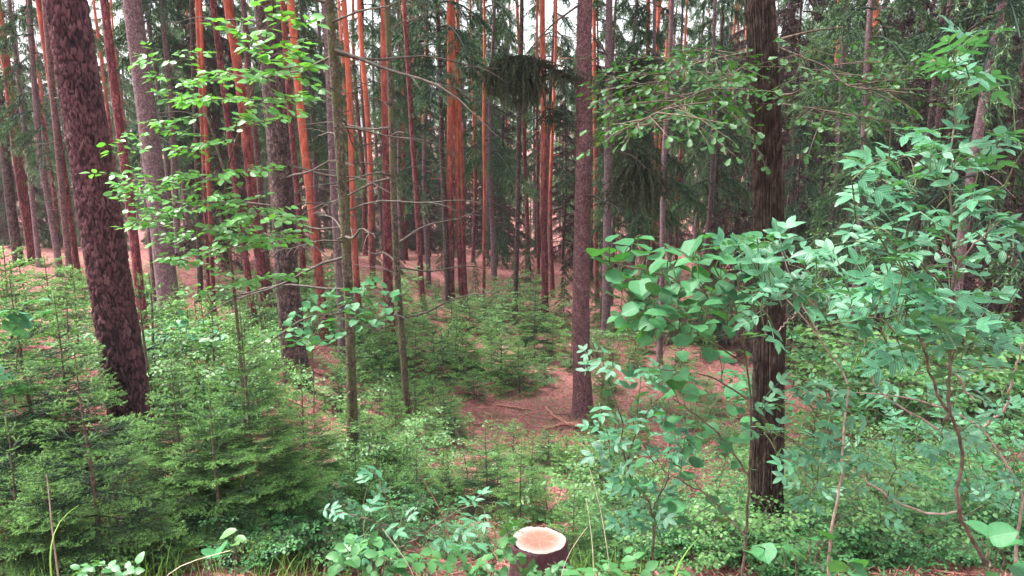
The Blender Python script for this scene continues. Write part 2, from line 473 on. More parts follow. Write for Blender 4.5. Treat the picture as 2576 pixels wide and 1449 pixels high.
# ------------------------------------------------------------------ dead side branches: a few shapes, shared
DEAD = []
for q in range(9):
    rng = np.random.default_rng(100 + q)
    mb = MB(); k = 9
    x = np.linspace(0, 1, k)
    droop = rng.uniform(-0.15, 0.35)
    p = np.stack((x, 0.10 * np.sin(x * rng.uniform(2, 5) + rng.uniform(0, 3)) * x, -droop * x ** 2 + 0.10 * x + 0.03 * np.sin(9 * x + q)), 1)
    tube(mb, p, 0.016 * (1 - 0.8 * x), 5)
    for j in range(rng.integers(3, 8) if q % 3 else 1):
        s = rng.uniform(0.3, 0.95); b0 = np.array([np.interp(s, x, p[:, c]) for c in range(3)])
        L_ = rng.uniform(0.15, 0.42) * (1.1 - s * 0.5); sd_ = rng.choice((-1, 1))
        t = np.linspace(0, 1, 4)[:, None]
        dv = np.array((0.65, sd_ * rng.uniform(0.4, 0.8), rng.uniform(-0.45, 0.15)))
        tube(mb, b0 + t * dv * L_ + np.array((0, 0, -0.25 * L_)) * t ** 2, 0.006 * (1 - 0.7 * t[:, 0]), 4)
    DEAD.append(mb.mesh('dead_branch', M['dead']))
mb = MB(); tube(mb, [(0, 0, 0), (0.5, 0.02, 0.03), (1, 0.0, 0.02)], [0.22, 0.15, 0.10], 6)
STUB = mb.mesh('branch_stub', M['dead'])

def axis_mtx(p, az, el, L, thick=None, roll=0.0):
    rot = Matrix.Rotation(az, 4, 'Z') @ Matrix.Rotation(-el, 4, 'Y') @ Matrix.Rotation(roll, 4, 'X')
    th = L if thick is None else thick
    return Matrix.Translation(Vector(p)) @ rot @ Matrix.Diagonal((L, th, th, 1))

# ------------------------------------------------------------------ tree crowns (shared meshes, normalised to 10 units tall)
def spruce_crown(seed, droop=0.5, nb=64, dens=55, rad=2.3, ln=0.085, wd=0.020, gap=0.0):
    rng = np.random.default_rng(seed)
    A, B, TA, TB = [], [], [], []; WA, WB, WR = [], [], []
    for i in range(nb):
        z = 10 * (i / nb) ** 1.05 + rng.uniform(-0.12, 0.12)
        if rng.random() < gap: continue
        L_ = rad * (1 - 0.94 * (z / 10)) ** 0.8 * rng.uniform(0.6, 1.12)
        az = i * 2.39996 + rng.uniform(-0.4, 0.4)
        d = np.array((math.cos(az), math.sin(az), 0)); sdv = np.array((-d[1], d[0], 0))
        nseg = 7; t = np.linspace(0, 1, nseg + 1)
        lift = rng.uniform(0.0, 0.25)
        P = np.array((0, 0, z)) + d * (t * L_)[:, None] + np.array((0, 0, 1)) * (L_ * (lift * t - (lift + droop) * t ** 2 + 0.22 * droop * t ** 4))[:, None]
        for a, b in zip(P[:-1], P[1:]): WA.append(a); WB.append(b); WR.append(0.022)
        for j in range(int(6 + L_ * 5)):
            s = rng.uniform(0.18, 1.0); q = np.array([np.interp(s, t, P[:, c]) for c in range(3)])
            for sg in (-1, 1):
                l2 = L_ * (0.16 + 0.30 * (1 - s)) * rng.uniform(0.6, 1.3) + 0.08
                e = q + (sdv * sg * rng.uniform(0.5, 0.9) + d * rng.uniform(0.3, 0.8)) * l2 - np.array((0, 0, rng.uniform(0.25, 0.7) * droop * 1.6 * l2))
                A.append(q); B.append(e); TA.append(0.0); TB.append(0.15 + 0.65 * s + rng.normal(0, 0.15))
                for h in range(3):                                  # hanging twiglets
                    s2 = rng.uniform(0.3, 1); q2 = q + (e - q) * s2
                    e2 = q2 + nrm(e - q) * l2 * 0.3 + np.array((rng.normal(0, 0.08), rng.normal(0, 0.08), -rng.uniform(0.06, 0.36) * (0.4 + droop) * 0.75))
                    A.append(q2); B.append(e2); TA.append(0.0); TB.append(0.1 + 0.6 * s + rng.normal(0, 0.2))
    mb = MB()
    sticks(mb, WA, WB, np.array(WR), np.array(WR) * 0.8, -0.3)
    needles(mb, A, B, dens, ln, wd, rng, TA, TB, 0.6, 0.8)
    return mb.mesh('spruce_crown', M['old_needles'], smooth=False)

CROWN = [spruce_crown(11, 0.40, 52, gap=0.1), spruce_crown(12, 0.5, 48, gap=0.2), spruce_crown(13, 0.3, 58, rad=1.9), spruce_crown(14, 0.6, 46, rad=2.6, gap=0.2)]

def pine_crown(seed):
    rng = np.random.default_rng(seed); mb = MB(); A, B, T = [], [], []
    for i in range(26):
        z = 10 * rng.uniform(0.05, 1) ; L_ = rng.uniform(1.3, 2.9) * (1.15 - 0.55 * abs(z / 10 - 0.45))
        az = rng.uniform(0, 6.28); d = np.array((math.cos(az), math.sin(az), rng.uniform(-0.05, 0.5)))
        t = np.linspace(0, 1, 5)[:, None]; P = np.array((0, 0, z)) + d * L_ * t + np.array((0, 0, 0.15)) * np.sin(t * 3)
        sticks(mb, P[:-1], P[1:], 0.03, 0.02, -0.3)
        for j in range(9):
            c = P[0] + d * L_ * rng.uniform(0.45, 1.05) + rng.normal(0, 0.28, 3)
            for h in range(7):
                q = c + rng.normal(0, 0.13, 3); A.append(q); B.append(q + nrm(rng.normal(0, 1, 3) + np.array((0, 0, 0.7))) * 0.20); T.append(rng.uniform(0.2, 0.9))
    needles(mb, A, B, 60, 0.11, 0.014, rng, T, T, 0.6, 1.0)
    return mb.mesh('pine_crown', M['pine_needles'], smooth=False)
PCROWN = [pine_crown(21), pine_crown(22)]

# ------------------------------------------------------------------ tall trees
def bark_disp(kind, k, n, z, d0, rng):
    a = np.linspace(0, 2 * np.pi, n, endpoint=False)
    zz = z[:, None]; aa = a[None, :]
    out = np.zeros((k, n)); bark_disp.tint = None
    if kind == 'pine_plates':
        # scaly plates: nearest of jittered seeds on the unrolled trunk; each plate stands proud of the joints by its own amount
        tints = np.full((k, n), 0.5)
        circ = np.pi * d0; nu = max(6, int(circ / 0.042)); dv = 0.058; nv = int(z[-1] / dv) + 1
        us = (np.arange(nu) / nu)[None, :] + rng.uniform(-0.75, 0.75, (nv, nu)) / nu + (np.arange(nv) % 2)[:, None] * 0.5 / nu
        vs = np.arange(nv)[:, None] * dv + rng.uniform(-0.06, 0.06, (nv, nu)); hs = rng.uniform(0.15, 1.0, (nv, nu)); ts = rng.uniform(0, 1, (nv, nu))
        wob = rng.uniform(0, 6.28, 6)
        for i in range(k):
            U = a / (2 * np.pi) + (0.010 * np.sin(z[i] * 31 + 7 * a + wob[0]) + 0.006 * np.sin(z[i] * 83 - 13 * a + wob[1])) / circ
            zi = z[i] + 0.010 * np.sin(17 * a + z[i] * 40 + wob[2]) + 0.006 * np.sin(37 * a - z[i] * 71 + wob[3])
            st = 1.25 + 1.3 * math.exp(-z[i] / 1.6)                      # long ridges near the foot, small scales higher up
            r0 = int(z[i] / dv); d1 = np.full(n, 9.0); d2 = np.full(n, 9.0); hh = np.zeros(n); tt = np.zeros(n); rel = np.zeros(n)
            for r_ in range(max(0, r0 - 3), min(nv, r0 + 4)):
                for c in range(nu):
                    du = np.abs(U - us[r_, c]) % 1.0; du = np.minimum(du, 1 - du) * circ
                    dz = zi - vs[r_, c]
                    dd = np.hypot(du, dz / st)
                    cl = dd < d1
                    d2 = np.where(cl, d1, np.minimum(d2, dd)); hh = np.where(cl, hs[r_, c], hh); tt = np.where(cl, ts[r_, c], tt); rel = np.where(cl, dz, rel); d1 = np.where(cl, dd, d1)
            e = np.clip((d2 - d1 - 0.002) / 0.009, 0, 1); e = e * e * (3 - 2 * e)
            out[i] = (0.009 + 0.008 * hh - 0.03 * rel * hh) * e + 0.0018 * rng.normal(0, 1, n)   # the lower lip of a scale sticks out
            tints[i] = np.where(e > 0.35, 0.25 + 0.6 * tt, -0.12)
        bark_disp.tint = tints
    elif kind == 'oak':
        ph = rng.uniform(0, 6, 8)
        w = sum(np.abs(np.sin(aa * m_ * 0.5 + 0.9 * np.sin(zz * f_ + p_) + 0.5 * np.sin(zz * f_ * 2.7 + 3 * aa) + p_)) ** 0.6 for m_, f_, p_ in zip((26, 34, 42), (1.7, 2.9, 4.3), ph))
        cr = np.sin(zz * 38 + 5 * np.sin(aa * 9) + aa * 4)
        out = 0.013 * (w - 2.0) + 0.002 * np.clip(cr, 0, 1) + 0.002 * rng.normal(0, 1, (k, n))
    else:
        out = 0.0035 * rng.normal(0, 1, (k, n)) + 0.006 * np.sin(aa * 3 + zz * 1.1)
    return out

TREES = {}
def tall_tree(name, cat, label, base, path_px, wpx, material, group=None, top=21.0, n=14, step=0.45, relief=None, crown=None,
              crown_z=None, dead=0, dead_len=(0.5, 1.2), stubs=0, seed=0, flare=0.30, dead_z=(1.5, 9.0), hmax=None, dead_dirs=None):
    """base pixel on the ground; path_px: further pixels the stem passes through; wpx: its width in pixels"""
    rng = np.random.default_rng(1000 + seed)
    bp, D = hit(*base)
    pts = [bp] + [plane_y(x, y, bp[1]) for x, y in path_px]
    d0 = wpx * D / FPX * (1.0 if relief else 0.9)
    zs = np.array([p[2] - bp[2] for p in pts]); xs = np.array([p[0] - bp[0] for p in pts])
    o = np.argsort(zs); zs, xs = zs[o], xs[o]
    H = top
    z = np.concatenate((np.array((-0.25, 0.0, 0.1, 0.2, 0.35)), np.arange(0.5, H, step), (H,)))
    sl_ = (xs[-1] - xs[-2]) / max(zs[-1] - zs[-2], 0.1)
    x = np.interp(z, zs, xs) + np.clip(z - zs[-1], 0, None) * sl_
    for _ in range(3):
        xs_ = x.copy(); x[1:-1] = 0.25 * xs_[:-2] + 0.5 * xs_[1:-1] + 0.25 * xs_[2:]
    x = x + 0.012 * np.sin(z * 1.1 + seed); yv = 0.015 * np.sin(z * 0.8 + seed * 2) * np.clip(z, 0, 2)
    zf = np.clip(z, 0, None)
    r = 0.5 * d0 * (1.03 - 0.97 * (zf / (H * 1.12))) ** 0.75 * (1 + flare * np.exp(-zf / 0.35))
    t = thing(name, label, cat, bp, group)
    mb = MB()
    P = np.stack((x, yv, z), 1)
    if relief:
        zr = np.arange(-0.25, hmax or 8.0, 0.016 if relief == 'pine_plates' else 0.04)
        Pr = np.stack([np.interp(zr, z, P[:, c]) for c in range(3)], 1); rr = np.interp(zr, z, r)
        nn = n
        dsp = bark_disp(relief, len(zr), nn, np.clip(zr, 0, None), d0, rng)
        tube(mb, Pr, rr - 0.01, nn, 0.5 if bark_disp.tint is None else bark_disp.tint.ravel(), cap=False, disp=dsp)
        if H > zr[-1]:
            zz = np.concatenate(([zr[-1] - 0.05], z[z > zr[-1]]))
            tube(mb, np.stack([np.interp(zz, z, P[:, c]) for c in range(3)], 1), np.interp(zz, z, r) * 0.985, 20)
    else:
        root = 1 + (0.16 * np.exp(-zf / 0.25))[:, None] * np.cos(np.linspace(0, 2 * np.pi, n, endpoint=False) * 4 + seed)[None, :]
        tube(mb, P, r, n, disp=(root - 1) * r[:, None] + rng.normal(0, 1, (len(z), n)) * (0.012 * r)[:, None])
    link('trunk', mb.mesh('trunk', M[material], smooth=(relief not in ('pine_plates', 'oak'))), t)
    ax = lambda zq: np.array((np.interp(zq, z, x), np.interp(zq, z, yv), zq))
    rad = lambda zq: float(np.interp(zq, z, r))
    for q in range(dead):
        zq = rng.uniform(*dead_z); az = rng.uniform(0, 6.28) if not dead_dirs else rng.choice(dead_dirs) + rng.normal(0, 0.35)
        p = ax(zq) + np.array((math.cos(az), math.sin(az), 0)) * rad(zq) * 0.85
        L_ = rng.uniform(*dead_len)
        link('dead_branch', DEAD[rng.integers(0, 9)], t, mtx=axis_mtx(p, az, rng.uniform(-0.35, 0.3), L_, L_ * 0.65, rng.uniform(-0.5, 0.5)))
    for q in range(stubs):
        zq = rng.uniform(0.6, 9.5); az = rng.uniform(-3.6, 0.5)
        p = ax(zq) + np.array((math.cos(az), math.sin(az), 0)) * rad(zq) * 0.93
        link('branch_stub', STUB, t, mtx=axis_mtx(p, az, rng.uniform(-0.2, 0.3), rng.uniform(0.03, 0.075), 0.055))
    if crown:
        cz = crown_z; kind, var, w = crown
        me = (CROWN if kind == 's' else PCROWN)[var]
        p = ax(cz); s = (H + 0.6 - cz) / 10
        link('crown', me, t, mtx=Matrix.Translation(Vector(p)) @ Matrix.Rotation(rng.uniform(0, 6.28), 4, 'Z') @ Matrix.Diagonal((w, w, s, 1)))
    t['_base'] = bp; t['_d0'] = d0; t['_D'] = D
    TREES[label] = (t, bp, ax, rad, D)
    return t

# the near, well seen trunks; their unseen crowns are added to dapple the light
big_pine = tall_tree('pine_tree', 'tree', 'thick dark pine with scaly plated bark leaning left in the foreground', (342, 1130), [(311, 953), (268, 692), (237, 390), (175, 0)], 98, 'pine_bark', top=15, n=190, relief='pine_plates', hmax=6.2, seed=1, flare=0.1, crown=('p', 0, 1.1), crown_z=10)
oak = tall_tree('oak_tree', 'tree', 'dark oak with deeply furrowed bark behind the leafy shrubs', (1925, 1370), [(1932, 1000), (1938, 800), (1943, 573), (1936, 365), (1914, 0)], 76, 'oak', n=220, relief='oak', hmax=6.8, seed=2, top=14, flare=0.1)
main_spruce = tall_tree('spruce_tree', 'tree', 'straight pinkish brown spruce with flared foot at the edge of the litter clearing', (1466, 1050), [(1462, 750), (1472, 0)], 46, 'spruce', n=40, relief='spruce', hmax=11, stubs=70, seed=3, dead=10, dead_len=(0.5, 1.6), dead_z=(3.5, 10), flare=0.45, crown=('s', 2, 1.1), crown_z=11)
s1 = tall_tree('spruce_tree', 'tree', 'pale grey spruce with knotty bark just right of the big pine', (433, 815), [(385, 417), (333, 0)], 52, 'grey_spruce', n=36, relief='spruce', hmax=9, stubs=45, seed=4, dead=3, crown=('s', 0, 1.0), crown_z=10)
s2 = tall_tree('spruce_tree', 'tree', 'thick dark spruce with flaky bark behind the bright beech sapling', (752, 974), [(726, 750), (710, 521), (695, 313), (665, 0)], 60, 'dark_spruce', n=44, relief='spruce', hmax=9, stubs=25, seed=5, dead=14, dead_len=(0.9, 2.0), dead_z=(1.6, 7.5), dead_dirs=(0.0, -0.4, 3.0), crown=('s', 1, 1.0), crown_z=9.5)
m1 = tall_tree('spruce_tree', 'tree', 'slender mossy spruce pole with many dead twigs', (890, 1168), [(872, 692), (852, 350), (832, 0)], 27, 'mossy', n=16, seed=6, dead=34, dead_len=(0.7, 2.0), dead_z=(1.4, 8.0), stubs=16, top=15, crown=('s', 1, 0.7), crown_z=9)
m2 = tall_tree('spruce_tree', 'tree', 'thin dark spruce pole with long bare twigs right of the mossy pole', (1025, 1060), [(1002, 750), (983, 260), (970, 0)], 19, 'mossy', n=12, seed=7, dead=34, dead_len=(0.8, 2.2), dead_z=(1.8, 10.0), top=15, crown=('s', 2, 0.7), crown_z=9.5)
m2.children[0].data.materials[0] = M['dark_spruce']

P_, S_, G_, D_ = ('pine_tree', 'red_pine'), ('spruce_tree', 'spruce'), ('spruce_tree', 'grey_spruce'), ('spruce_tree', 'dark_spruce')
MID = [  # kind, base, other point(s), width, label, dead branches
 (P_, (85, 668), [(5, 104)], 27, 'orange barked pine leaning left at the left edge, frontmost there', 6),
 (D_, (48, 672), [(0, 292)], 26, 'purple brown spruce half behind the orange pine at the left edge', 5),
 (G_, (100, 672), [(57, 290)], 13, 'thin grey spruce pole just right of the orange pine at the left edge', 6),
 (S_, (180, 730), [(133, 234)], 17, 'slim brown spruce left of the big plated pine', 10),
 (P_, (202, 725), [(172, 520)], 17, 'red pine touching the left edge of the big plated pine', 0),
 (P_, (362, 833), [(318, 469), (284, 172)], 25, 'red pine showing above and below on the right of the big plated pine', 4),
 (D_, (398, 803), [(380, 573), (355, 200)], 25, 'dark red trunk tight on the left of the pale knotty spruce', 2),
 (P_, (676, 818), [(667, 750), (620, 354), (573, 0)], 29, 'stout red pine left of the thick dark spruce', 4),
 (P_, (642, 824), [(633, 750), (586, 432), (560, 200)], 19, 'slimmer red pine leaning against the stout red pine', 2),
 (S_, (692, 806), [(680, 750), (651, 432)], 17, 'thin brown spruce between the stout red pine and the thick dark spruce', 4),
 (P_, (824, 862), [(809, 750), (767, 391), (735, 52)], 25, 'red pine leaning left, right of the thick dark spruce', 5),
 (P_, (768, 762), [(746, 469), (725, 200)], 18, 'pinkish pine trunk close behind the thick dark spruce', 2),
 (G_, (860, 903), [(853, 719), (817, 0)], 20, 'grey brown spruce just left of the mossy pole', 12),
 (P_, (907, 872), [(900, 750), (866, 0)], 18, 'pine with dark top and red foot just right of the mossy pole', 8),
 (P_, (938, 720), [(929, 365), (905, 31)], 16, 'crooked pine between the mossy pole and the thin dark pole', 5),
 (P_, (990, 897), [(976, 750), (968, 0)], 28, 'deep red pine standing right behind the thin dark pole', 5),
 (P_, (1074, 786), [(1062, 750), (1046, 469), (1015, 0)], 16, 'narrow orange pine leaning left beside the deep red pine', 5),
 (D_, (1128, 772), [(1121, 625), (1100, 0)], 15, 'grey spruce with layered green boughs left of the bright orange pine', 6),
 (P_, (1133, 772), [(1132, 0)], 21, 'bright orange pine, straight, left of the centre', 3),
 (P_, (1166, 782), [(1160, 750), (1145, 260)], 14, 'left one of two thin orange pines beside the bright orange pine', 2),
 (P_, (1176, 776), [(1171, 750), (1152, 104)], 12, 'right one of two thin orange pines beside the bright orange pine', 2),
 (P_, (1218, 762), [(1218, 224)], 9, 'lone thin pale pine left of the small green spruce', 2),
 (D_, (1297, 818), [(1297, 750), (1313, 0)], 14, 'purple barked trunk under the dark hanging bough', 3),
 (P_, (1330, 690), [(1318, 313), (1300, 0)], 13, 'orange pine right behind the purple barked trunk', 2),
 (P_, (1371, 800), [(1370, 750), (1365, 0)], 19, 'orange red pine midway between the purple trunk and the pinkish spruce', 3),
 (P_, (1354, 690), [(1352, 365), (1350, 0)], 9, 'thin pale orange pine left of the orange red pine', 0),
 (P_, (1501, 760), [(1500, 677), (1495, 156)], 13, 'orange pink pine close on the right of the pinkish spruce', 2),
 (G_, (1524, 836), [(1526, 750), (1532, 0)], 24, 'greyish pink spruce right of the pinkish spruce', 10),
 (P_, (1618, 778), [(1617, 677), (1631, 0)], 15, 'orange pine behind the drooping dead boughs', 2),
 (G_, (1660, 918), [(1662, 750), (1670, 443), (1690, 0)], 16, 'thin grey brown spruce rising left of the far white stump', 6),
 (P_, (1700, 720), [(1701, 610), (1727, 52)], 9, 'thin bright orange pine midway to the oak', 1),
 (D_, (1798, 700), [(1800, 521), (1818, 0)], 14, 'dark spruce stem with hanging boughs left of the oak', 4),
 (P_, (1850, 700), [(1852, 400), (1857, 0)], 8, 'thin pink pine just left of the oak trunk', 1),
 (P_, (2098, 760), [(2100, 260), (2112, 0)], 15, 'orange pine right of the oak at the top', 2),
 (P_, (2124, 760), [(2124, 450), (2130, 100)], 8, 'thin pink pine right of the oak', 0),
 (P_, (2196, 800), [(2197, 340), (2204, 0)], 25, 'broad red brown pine behind spruce boughs on the right', 2),
 (P_, (2300, 860), [(2311, 400), (2320, 100)], 12, 'thin reddish pine among the dark boughs on the right', 0),
 (D_, (2263, 1048), [(2276, 927), (2290, 730), (2348, 234)], 20, 'dark leaning spruce stem behind the pale elder leaves', 6),
 (P_, (2480, 850), [(2493, 180), (2500, 0)], 11, 'thin pink pine near the right edge at the top', 0),
 (D_, (2540, 1040), [(2568, 744), (2576, 650)], 26, 'dark stem at the right edge behind the shrub tips', 2),
 (D_, (495, 762), [(505, 750), (492, 313)], 14, 'thin dark stem in the shade right of the pale knotty spruce', 2),
 (P_, (529, 812), [(522, 650)], 10, 'left one of two thin red stems under the beech sapling', 0),
 (P_, (539, 794), [(530, 600)], 13, 'right one of two thin red stems under the beech sapling', 0),
]
for i, (k, b, pth, w, lab, nd) in enumerate(MID):
    bp, D = hit(*b)
    far_ = D > 19
    cr = None; cz = None; top_ = 20 + (i * 7 % 5)  # crowns of the nearer stems are out of view, added for dappled light
    if k[0] == 'pine_tree':
        cr, cz = ('p', i % 2, 1.0), top_ * 0.66
    else:
        cr, cz = ('s', i % 4, 0.8), top_ * 0.55
    if lab.startswith('grey spruce with layered'): cr, cz = ('s', 0, 1.0), 8.0
    if lab.startswith('dark spruce stem with hanging'): cr, cz = ('s', 3, 1.0), 3.2
    if cr[0] == 'p': cr, cz = (cr[0], cr[1], 0.9), top_ * 0.62
    tall_tree(k[0], 'tree', lab, b, pth, w, k[1], top=top_, n=12, seed=20 + i, dead=nd, dead_len=(0.5, 1.7), dead_z=(2.0, 10.0), crown=cr, crown_z=cz)

ORD2 = ['first', 'second', 'third', 'fourth', 'fifth', 'sixth', 'seventh', 'eighth', 'ninth', 'tenth', 'eleventh', 'twelfth', 'thirteenth', 'fourteenth', 'fifteenth', 'sixteenth', 'seventeenth', 'eighteenth', 'nineteenth', 'twentieth']
# ------------------------------------------------------------------ background forest: shared trunks and crowns
def shared_trunk(seed, H, d0, material):
    rng = np.random.default_rng(seed); z = np.concatenate(((-0.3, 0.0, 0.3), np.arange(1, H + 0.1, 1.2)))
    P = np.stack((0.09 * np.sin(z * 0.45 + seed) * np.clip(z, 0, 3) * 0.5, 0.09 * np.cos(z * 0.4 + seed), z), 1)
    mb = MB(); zf = np.clip(z, 0, None)
    tube(mb, P, 0.5 * d0 * (1.03 - 0.95 * zf / (H * 1.05)) ** 0.8 * (1 + 0.2 * np.exp(-zf / 0.4)), 9)
    for q in range(22):                                               # dry snags left on the stem
        zq = rng.uniform(1.5, H * 0.65); az = rng.uniform(0, 6.28); l = rng.uniform(0.15, 1.1); c = np.array([np.interp(zq, z, P[:, k]) for k in range(3)]); d = np.array((math.cos(az), math.sin(az), rng.uniform(-0.4, 0.2)))
        sticks(mb, [c, c + d * l * 0.6], [c + d * l * 0.6, c + d * l + np.array((0, 0, -0.1 * l))], [0.014, 0.010], [0.010, 0.004])
    return mb.mesh('trunk', M[material])
PROTO = []
for q, (nm, mt, H, d0, cz, cr, w) in enumerate([('pine_tree', 'red_pine', 21, 0.26, 14, PCROWN[0], 0.95), ('pine_tree', 'red_pine', 19, 0.20, 12, PCROWN[1], 0.85),
        ('spruce_tree', 'spruce', 21, 0.28, 7, CROWN[0], 0.9), ('spruce_tree', 'grey_spruce', 18, 0.22, 4.5, CROWN[1], 0.95),
        ('spruce_tree', 'dark_spruce', 13, 0.16, 0.6, CROWN[2], 0.85), ('spruce_tree', 'dark_spruce', 9, 0.11, 0.3, CROWN[3], 0.62)]):
    PROTO.append((nm, shared_trunk(50 + q, H, d0, mt), cr, cz, H, w))
FARLAB = ['far orange pine trunk with its crown high up in the background', 'far thin orange pine in the background',
          'far tall spruce with green boughs from mid height', 'far greyish spruce with hanging green boughs in the background',
          'far dense green spruce clothed down to the forest floor', 'far small bushy spruce filling the gaps between trunks']
PR_ROOT = {}
def far_tree(k, x, y, sc, label=None, group=None):
    nm, tr, cr, cz, H, w = PROTO[k]
    rng = random.Random(int(x * 100) + int(y * 7))
    rz = rng.uniform(0, 6.28); loc = (x, y, float(ground(x, y)))
    lab = label or FARLAB[k]; grp = group or 'background trees: ' + FARLAB[k]
    if k not in PR_ROOT:
        t = thing(nm, lab, 'tree', loc, grp, rz); t.scale = (sc,) * 3
        link('trunk', tr, t)
        link('crown', cr, t, mtx=Matrix.Translation((0, 0, cz)) @ Matrix.Diagonal((w, w, (H + 0.5 - cz) / 10, 1)))
        PR_ROOT[k] = t
        return t
    return copy_tree(PR_ROOT[k], loc, rz, sc, lab, grp)

rf = random.Random(5)
taken = []
def free(x, y, d):
    for a, b in taken:
        if (a - x) ** 2 + (b - y) ** 2 < d * d: return False
    taken.append((x, y)); return True
cnt = 0
while cnt < 175:
    y = 30 + 62 * rf.random() ** 0.9; u = rf.uniform(-0.78, 0.78); x = y * u
    cx = 1288 + u * 2000 / 1.0
    if not free(x, y, 1.5 if y > 40 else 2.0): continue
    if -0.12 < u < 0.24 and y > 50 and rf.random() < 0.25: continue
    if y < 42: k = rf.choice((0, 1, 1, 2, 3)) if u < 0.1 else rf.choice((1, 2, 3, 3, 4))
    else: k = rf.choice((0, 0, 1, 1, 2, 3, 3, 4, 4, 5))
    far_tree(k, x, y, rf.uniform(0.85, 1.15) * (1.22 if y > 48 else 1.0)); cnt += 1
cnt = 0
while cnt < 75:
    y = rf.uniform(41, 74); u = rf.uniform(-0.78, 0.78)
    if not free(y * u, y, 1.6): continue
    far_tree(rf.choice((4, 4, 5, 5, 3)), y * u, y, rf.uniform(0.75, 1.2)); cnt += 1
cnt = 0
while cnt < 110:
    y = rf.uniform(27, 48); u = rf.uniform(-0.6, 0.7)
    if not free(y * u, y, 1.0): continue
    far_tree(5, y * u, y, rf.uniform(0.16, 0.36), 'small bushy spruce at the back edge of the clearing', 'bushy spruces at the back of the clearing'); cnt += 1
cnt = 0
while cnt < 20:
    y = rf.uniform(24, 42); u = rf.choice((rf.uniform(-0.66, -0.10), rf.uniform(0.10, 0.68)))
    if not free(y * u, y, 1.2): continue
    far_tree(rf.choice((3, 3, 4)), y * u, y, rf.uniform(0.85, 1.1)); cnt += 1
# the dense wall of dark spruces on the right and a few on the left and in the middle
for (px, D, k, sc, lab) in [
    (2090, 24, 3, 0.95, 'drooping dark spruce behind the right hand side of the oak'),
    (2230, 20, 4, 1.0, 'dense spruce with feathery boughs right of the oak'),
    (2380, 17, 4, 1.05, 'dark dense spruce behind the pale elder shrub'),
    (2520, 15, 4, 1.1, 'darkest dense spruce at the upper right corner'),
    (2450, 13.5, 3, 0.95, 'near spruce with dark hanging boughs behind the top of the tall elder'),
    (2330, 18.5, 3, 1.0, 'spruce with dark hanging boughs left of the darkest spruce'),
    (2160, 16.5, 3, 0.85, 'shaded spruce between the oak and the pale elder'),
    (1985, 22, 4, 0.95, 'dense spruce showing just right of the oak trunk'),
    (2290, 23.5, 4, 1.0, 'dense shaded spruce behind the leaves in the upper right'),
    (2400, 21, 4, 1.1, 'dense tall spruce at the upper right behind the elder top'),
    (2560, 19, 3, 1.15, 'tall hanging spruce cut by the right edge'),
    (2190, 29, 3, 1.1, 'tall hanging spruce at the upper right, set further back'),
    (1860, 33, 4, 1.0, 'dense spruce behind the oak leaves'),
    (2460, 24, 3, 1.1, 'tall spruce filling the top right behind the darkest one'),
    (2330, 28, 2, 1.0, 'tall spruce between the two dense ones on the right'),
    (1780, 30, 3, 0.95, 'greyish drooping spruce just left of the oak'),
    (1690, 34, 3, 0.9, 'drooping spruce half hidden by the oak leaves'),
    (1590, 27, 3, 0.8, 'dark drooping spruce behind the hanging dead boughs'),
    (1960, 27, 4, 0.9, 'spruce with soft green boughs behind the oak trunk'),
    (2010, 20, 5, 0.8, 'small spruce in the shade right of the oak trunk'),
    (1250, 38, 5, 0.72, 'small green spruce standing alone in the middle clearing'),
    (130, 22, 3, 0.85, 'spruce with pale green boughs at the upper left'),
    (30, 30, 4, 1.0, 'bushy dark spruce behind the pines at the left edge'),
    (420, 27, 3, 0.9, 'spruce with hanging dark boughs behind the pale knotty spruce'),
    (560, 30, 3, 0.9, 'dark spruce behind the top of the beech sapling'),
    (790, 31, 3, 1.0, 'spruce with grey green boughs behind the thick dark spruce'),
    (930, 34, 2, 1.0, 'tall spruce behind the dead twigs of the mossy pole'),
    (1010, 36, 3, 0.95, 'spruce with loose boughs behind the thin dark pole'),
    (1420, 40, 4, 0.8, 'bushy spruce behind the left side of the pinkish spruce'),
    (1130, 46, 4, 0.9, 'bushy spruce at the back of the middle clearing'),
]:
    p = EYE + D * (RGT * (px - 1288) / FPX) + np.array((0, D * 1.0, 0))
    far_tree(k, float(p[0]), float(p[1]), sc, lab, 'single spruces behind the trunks')
FT = {}
seen_at = sorted((1288 + FPX * (bp[0] + 0.0) / max(D, 1), lab) for lab, (t, bp, ax, rad, D) in TREES.items() if D > 0)
SHORT = {'thick dark pine with scaly plated bark leaning left in the foreground': 'big plated pine', 'dark oak with deeply furrowed bark behind the leafy shrubs': 'oak', 'straight pinkish brown spruce with flared foot at the edge of the litter clearing': 'flared pinkish spruce',
         'pale grey spruce with knotty bark just right of the big pine': 'pale knotty spruce', 'thick dark spruce with flaky bark behind the bright beech sapling': 'thick dark spruce', 'slender mossy spruce pole with many dead twigs': 'mossy pole', 'thin dark spruce pole with long bare twigs right of the mossy pole': 'thin dark pole',
         'bright orange pine, straight, left of the centre': 'bright orange pine', 'greyish pink spruce right of the pinkish spruce': 'greyish pink spruce', 'purple barked trunk under the dark hanging bough': 'purple barked trunk', 'dark leaning spruce stem behind the pale elder leaves': 'dark leaning stem',
         'slim brown spruce left of the big plated pine': 'slim brown spruce', 'dark spruce stem with hanging boughs left of the oak': 'dark hanging spruce', 'broad red brown pine behind spruce boughs on the right': 'broad red brown pine', 'deep red pine standing right behind the thin dark pole': 'deep red pine'}
marks = [(x, SHORT[l]) for x, l in seen_at if l in SHORT]
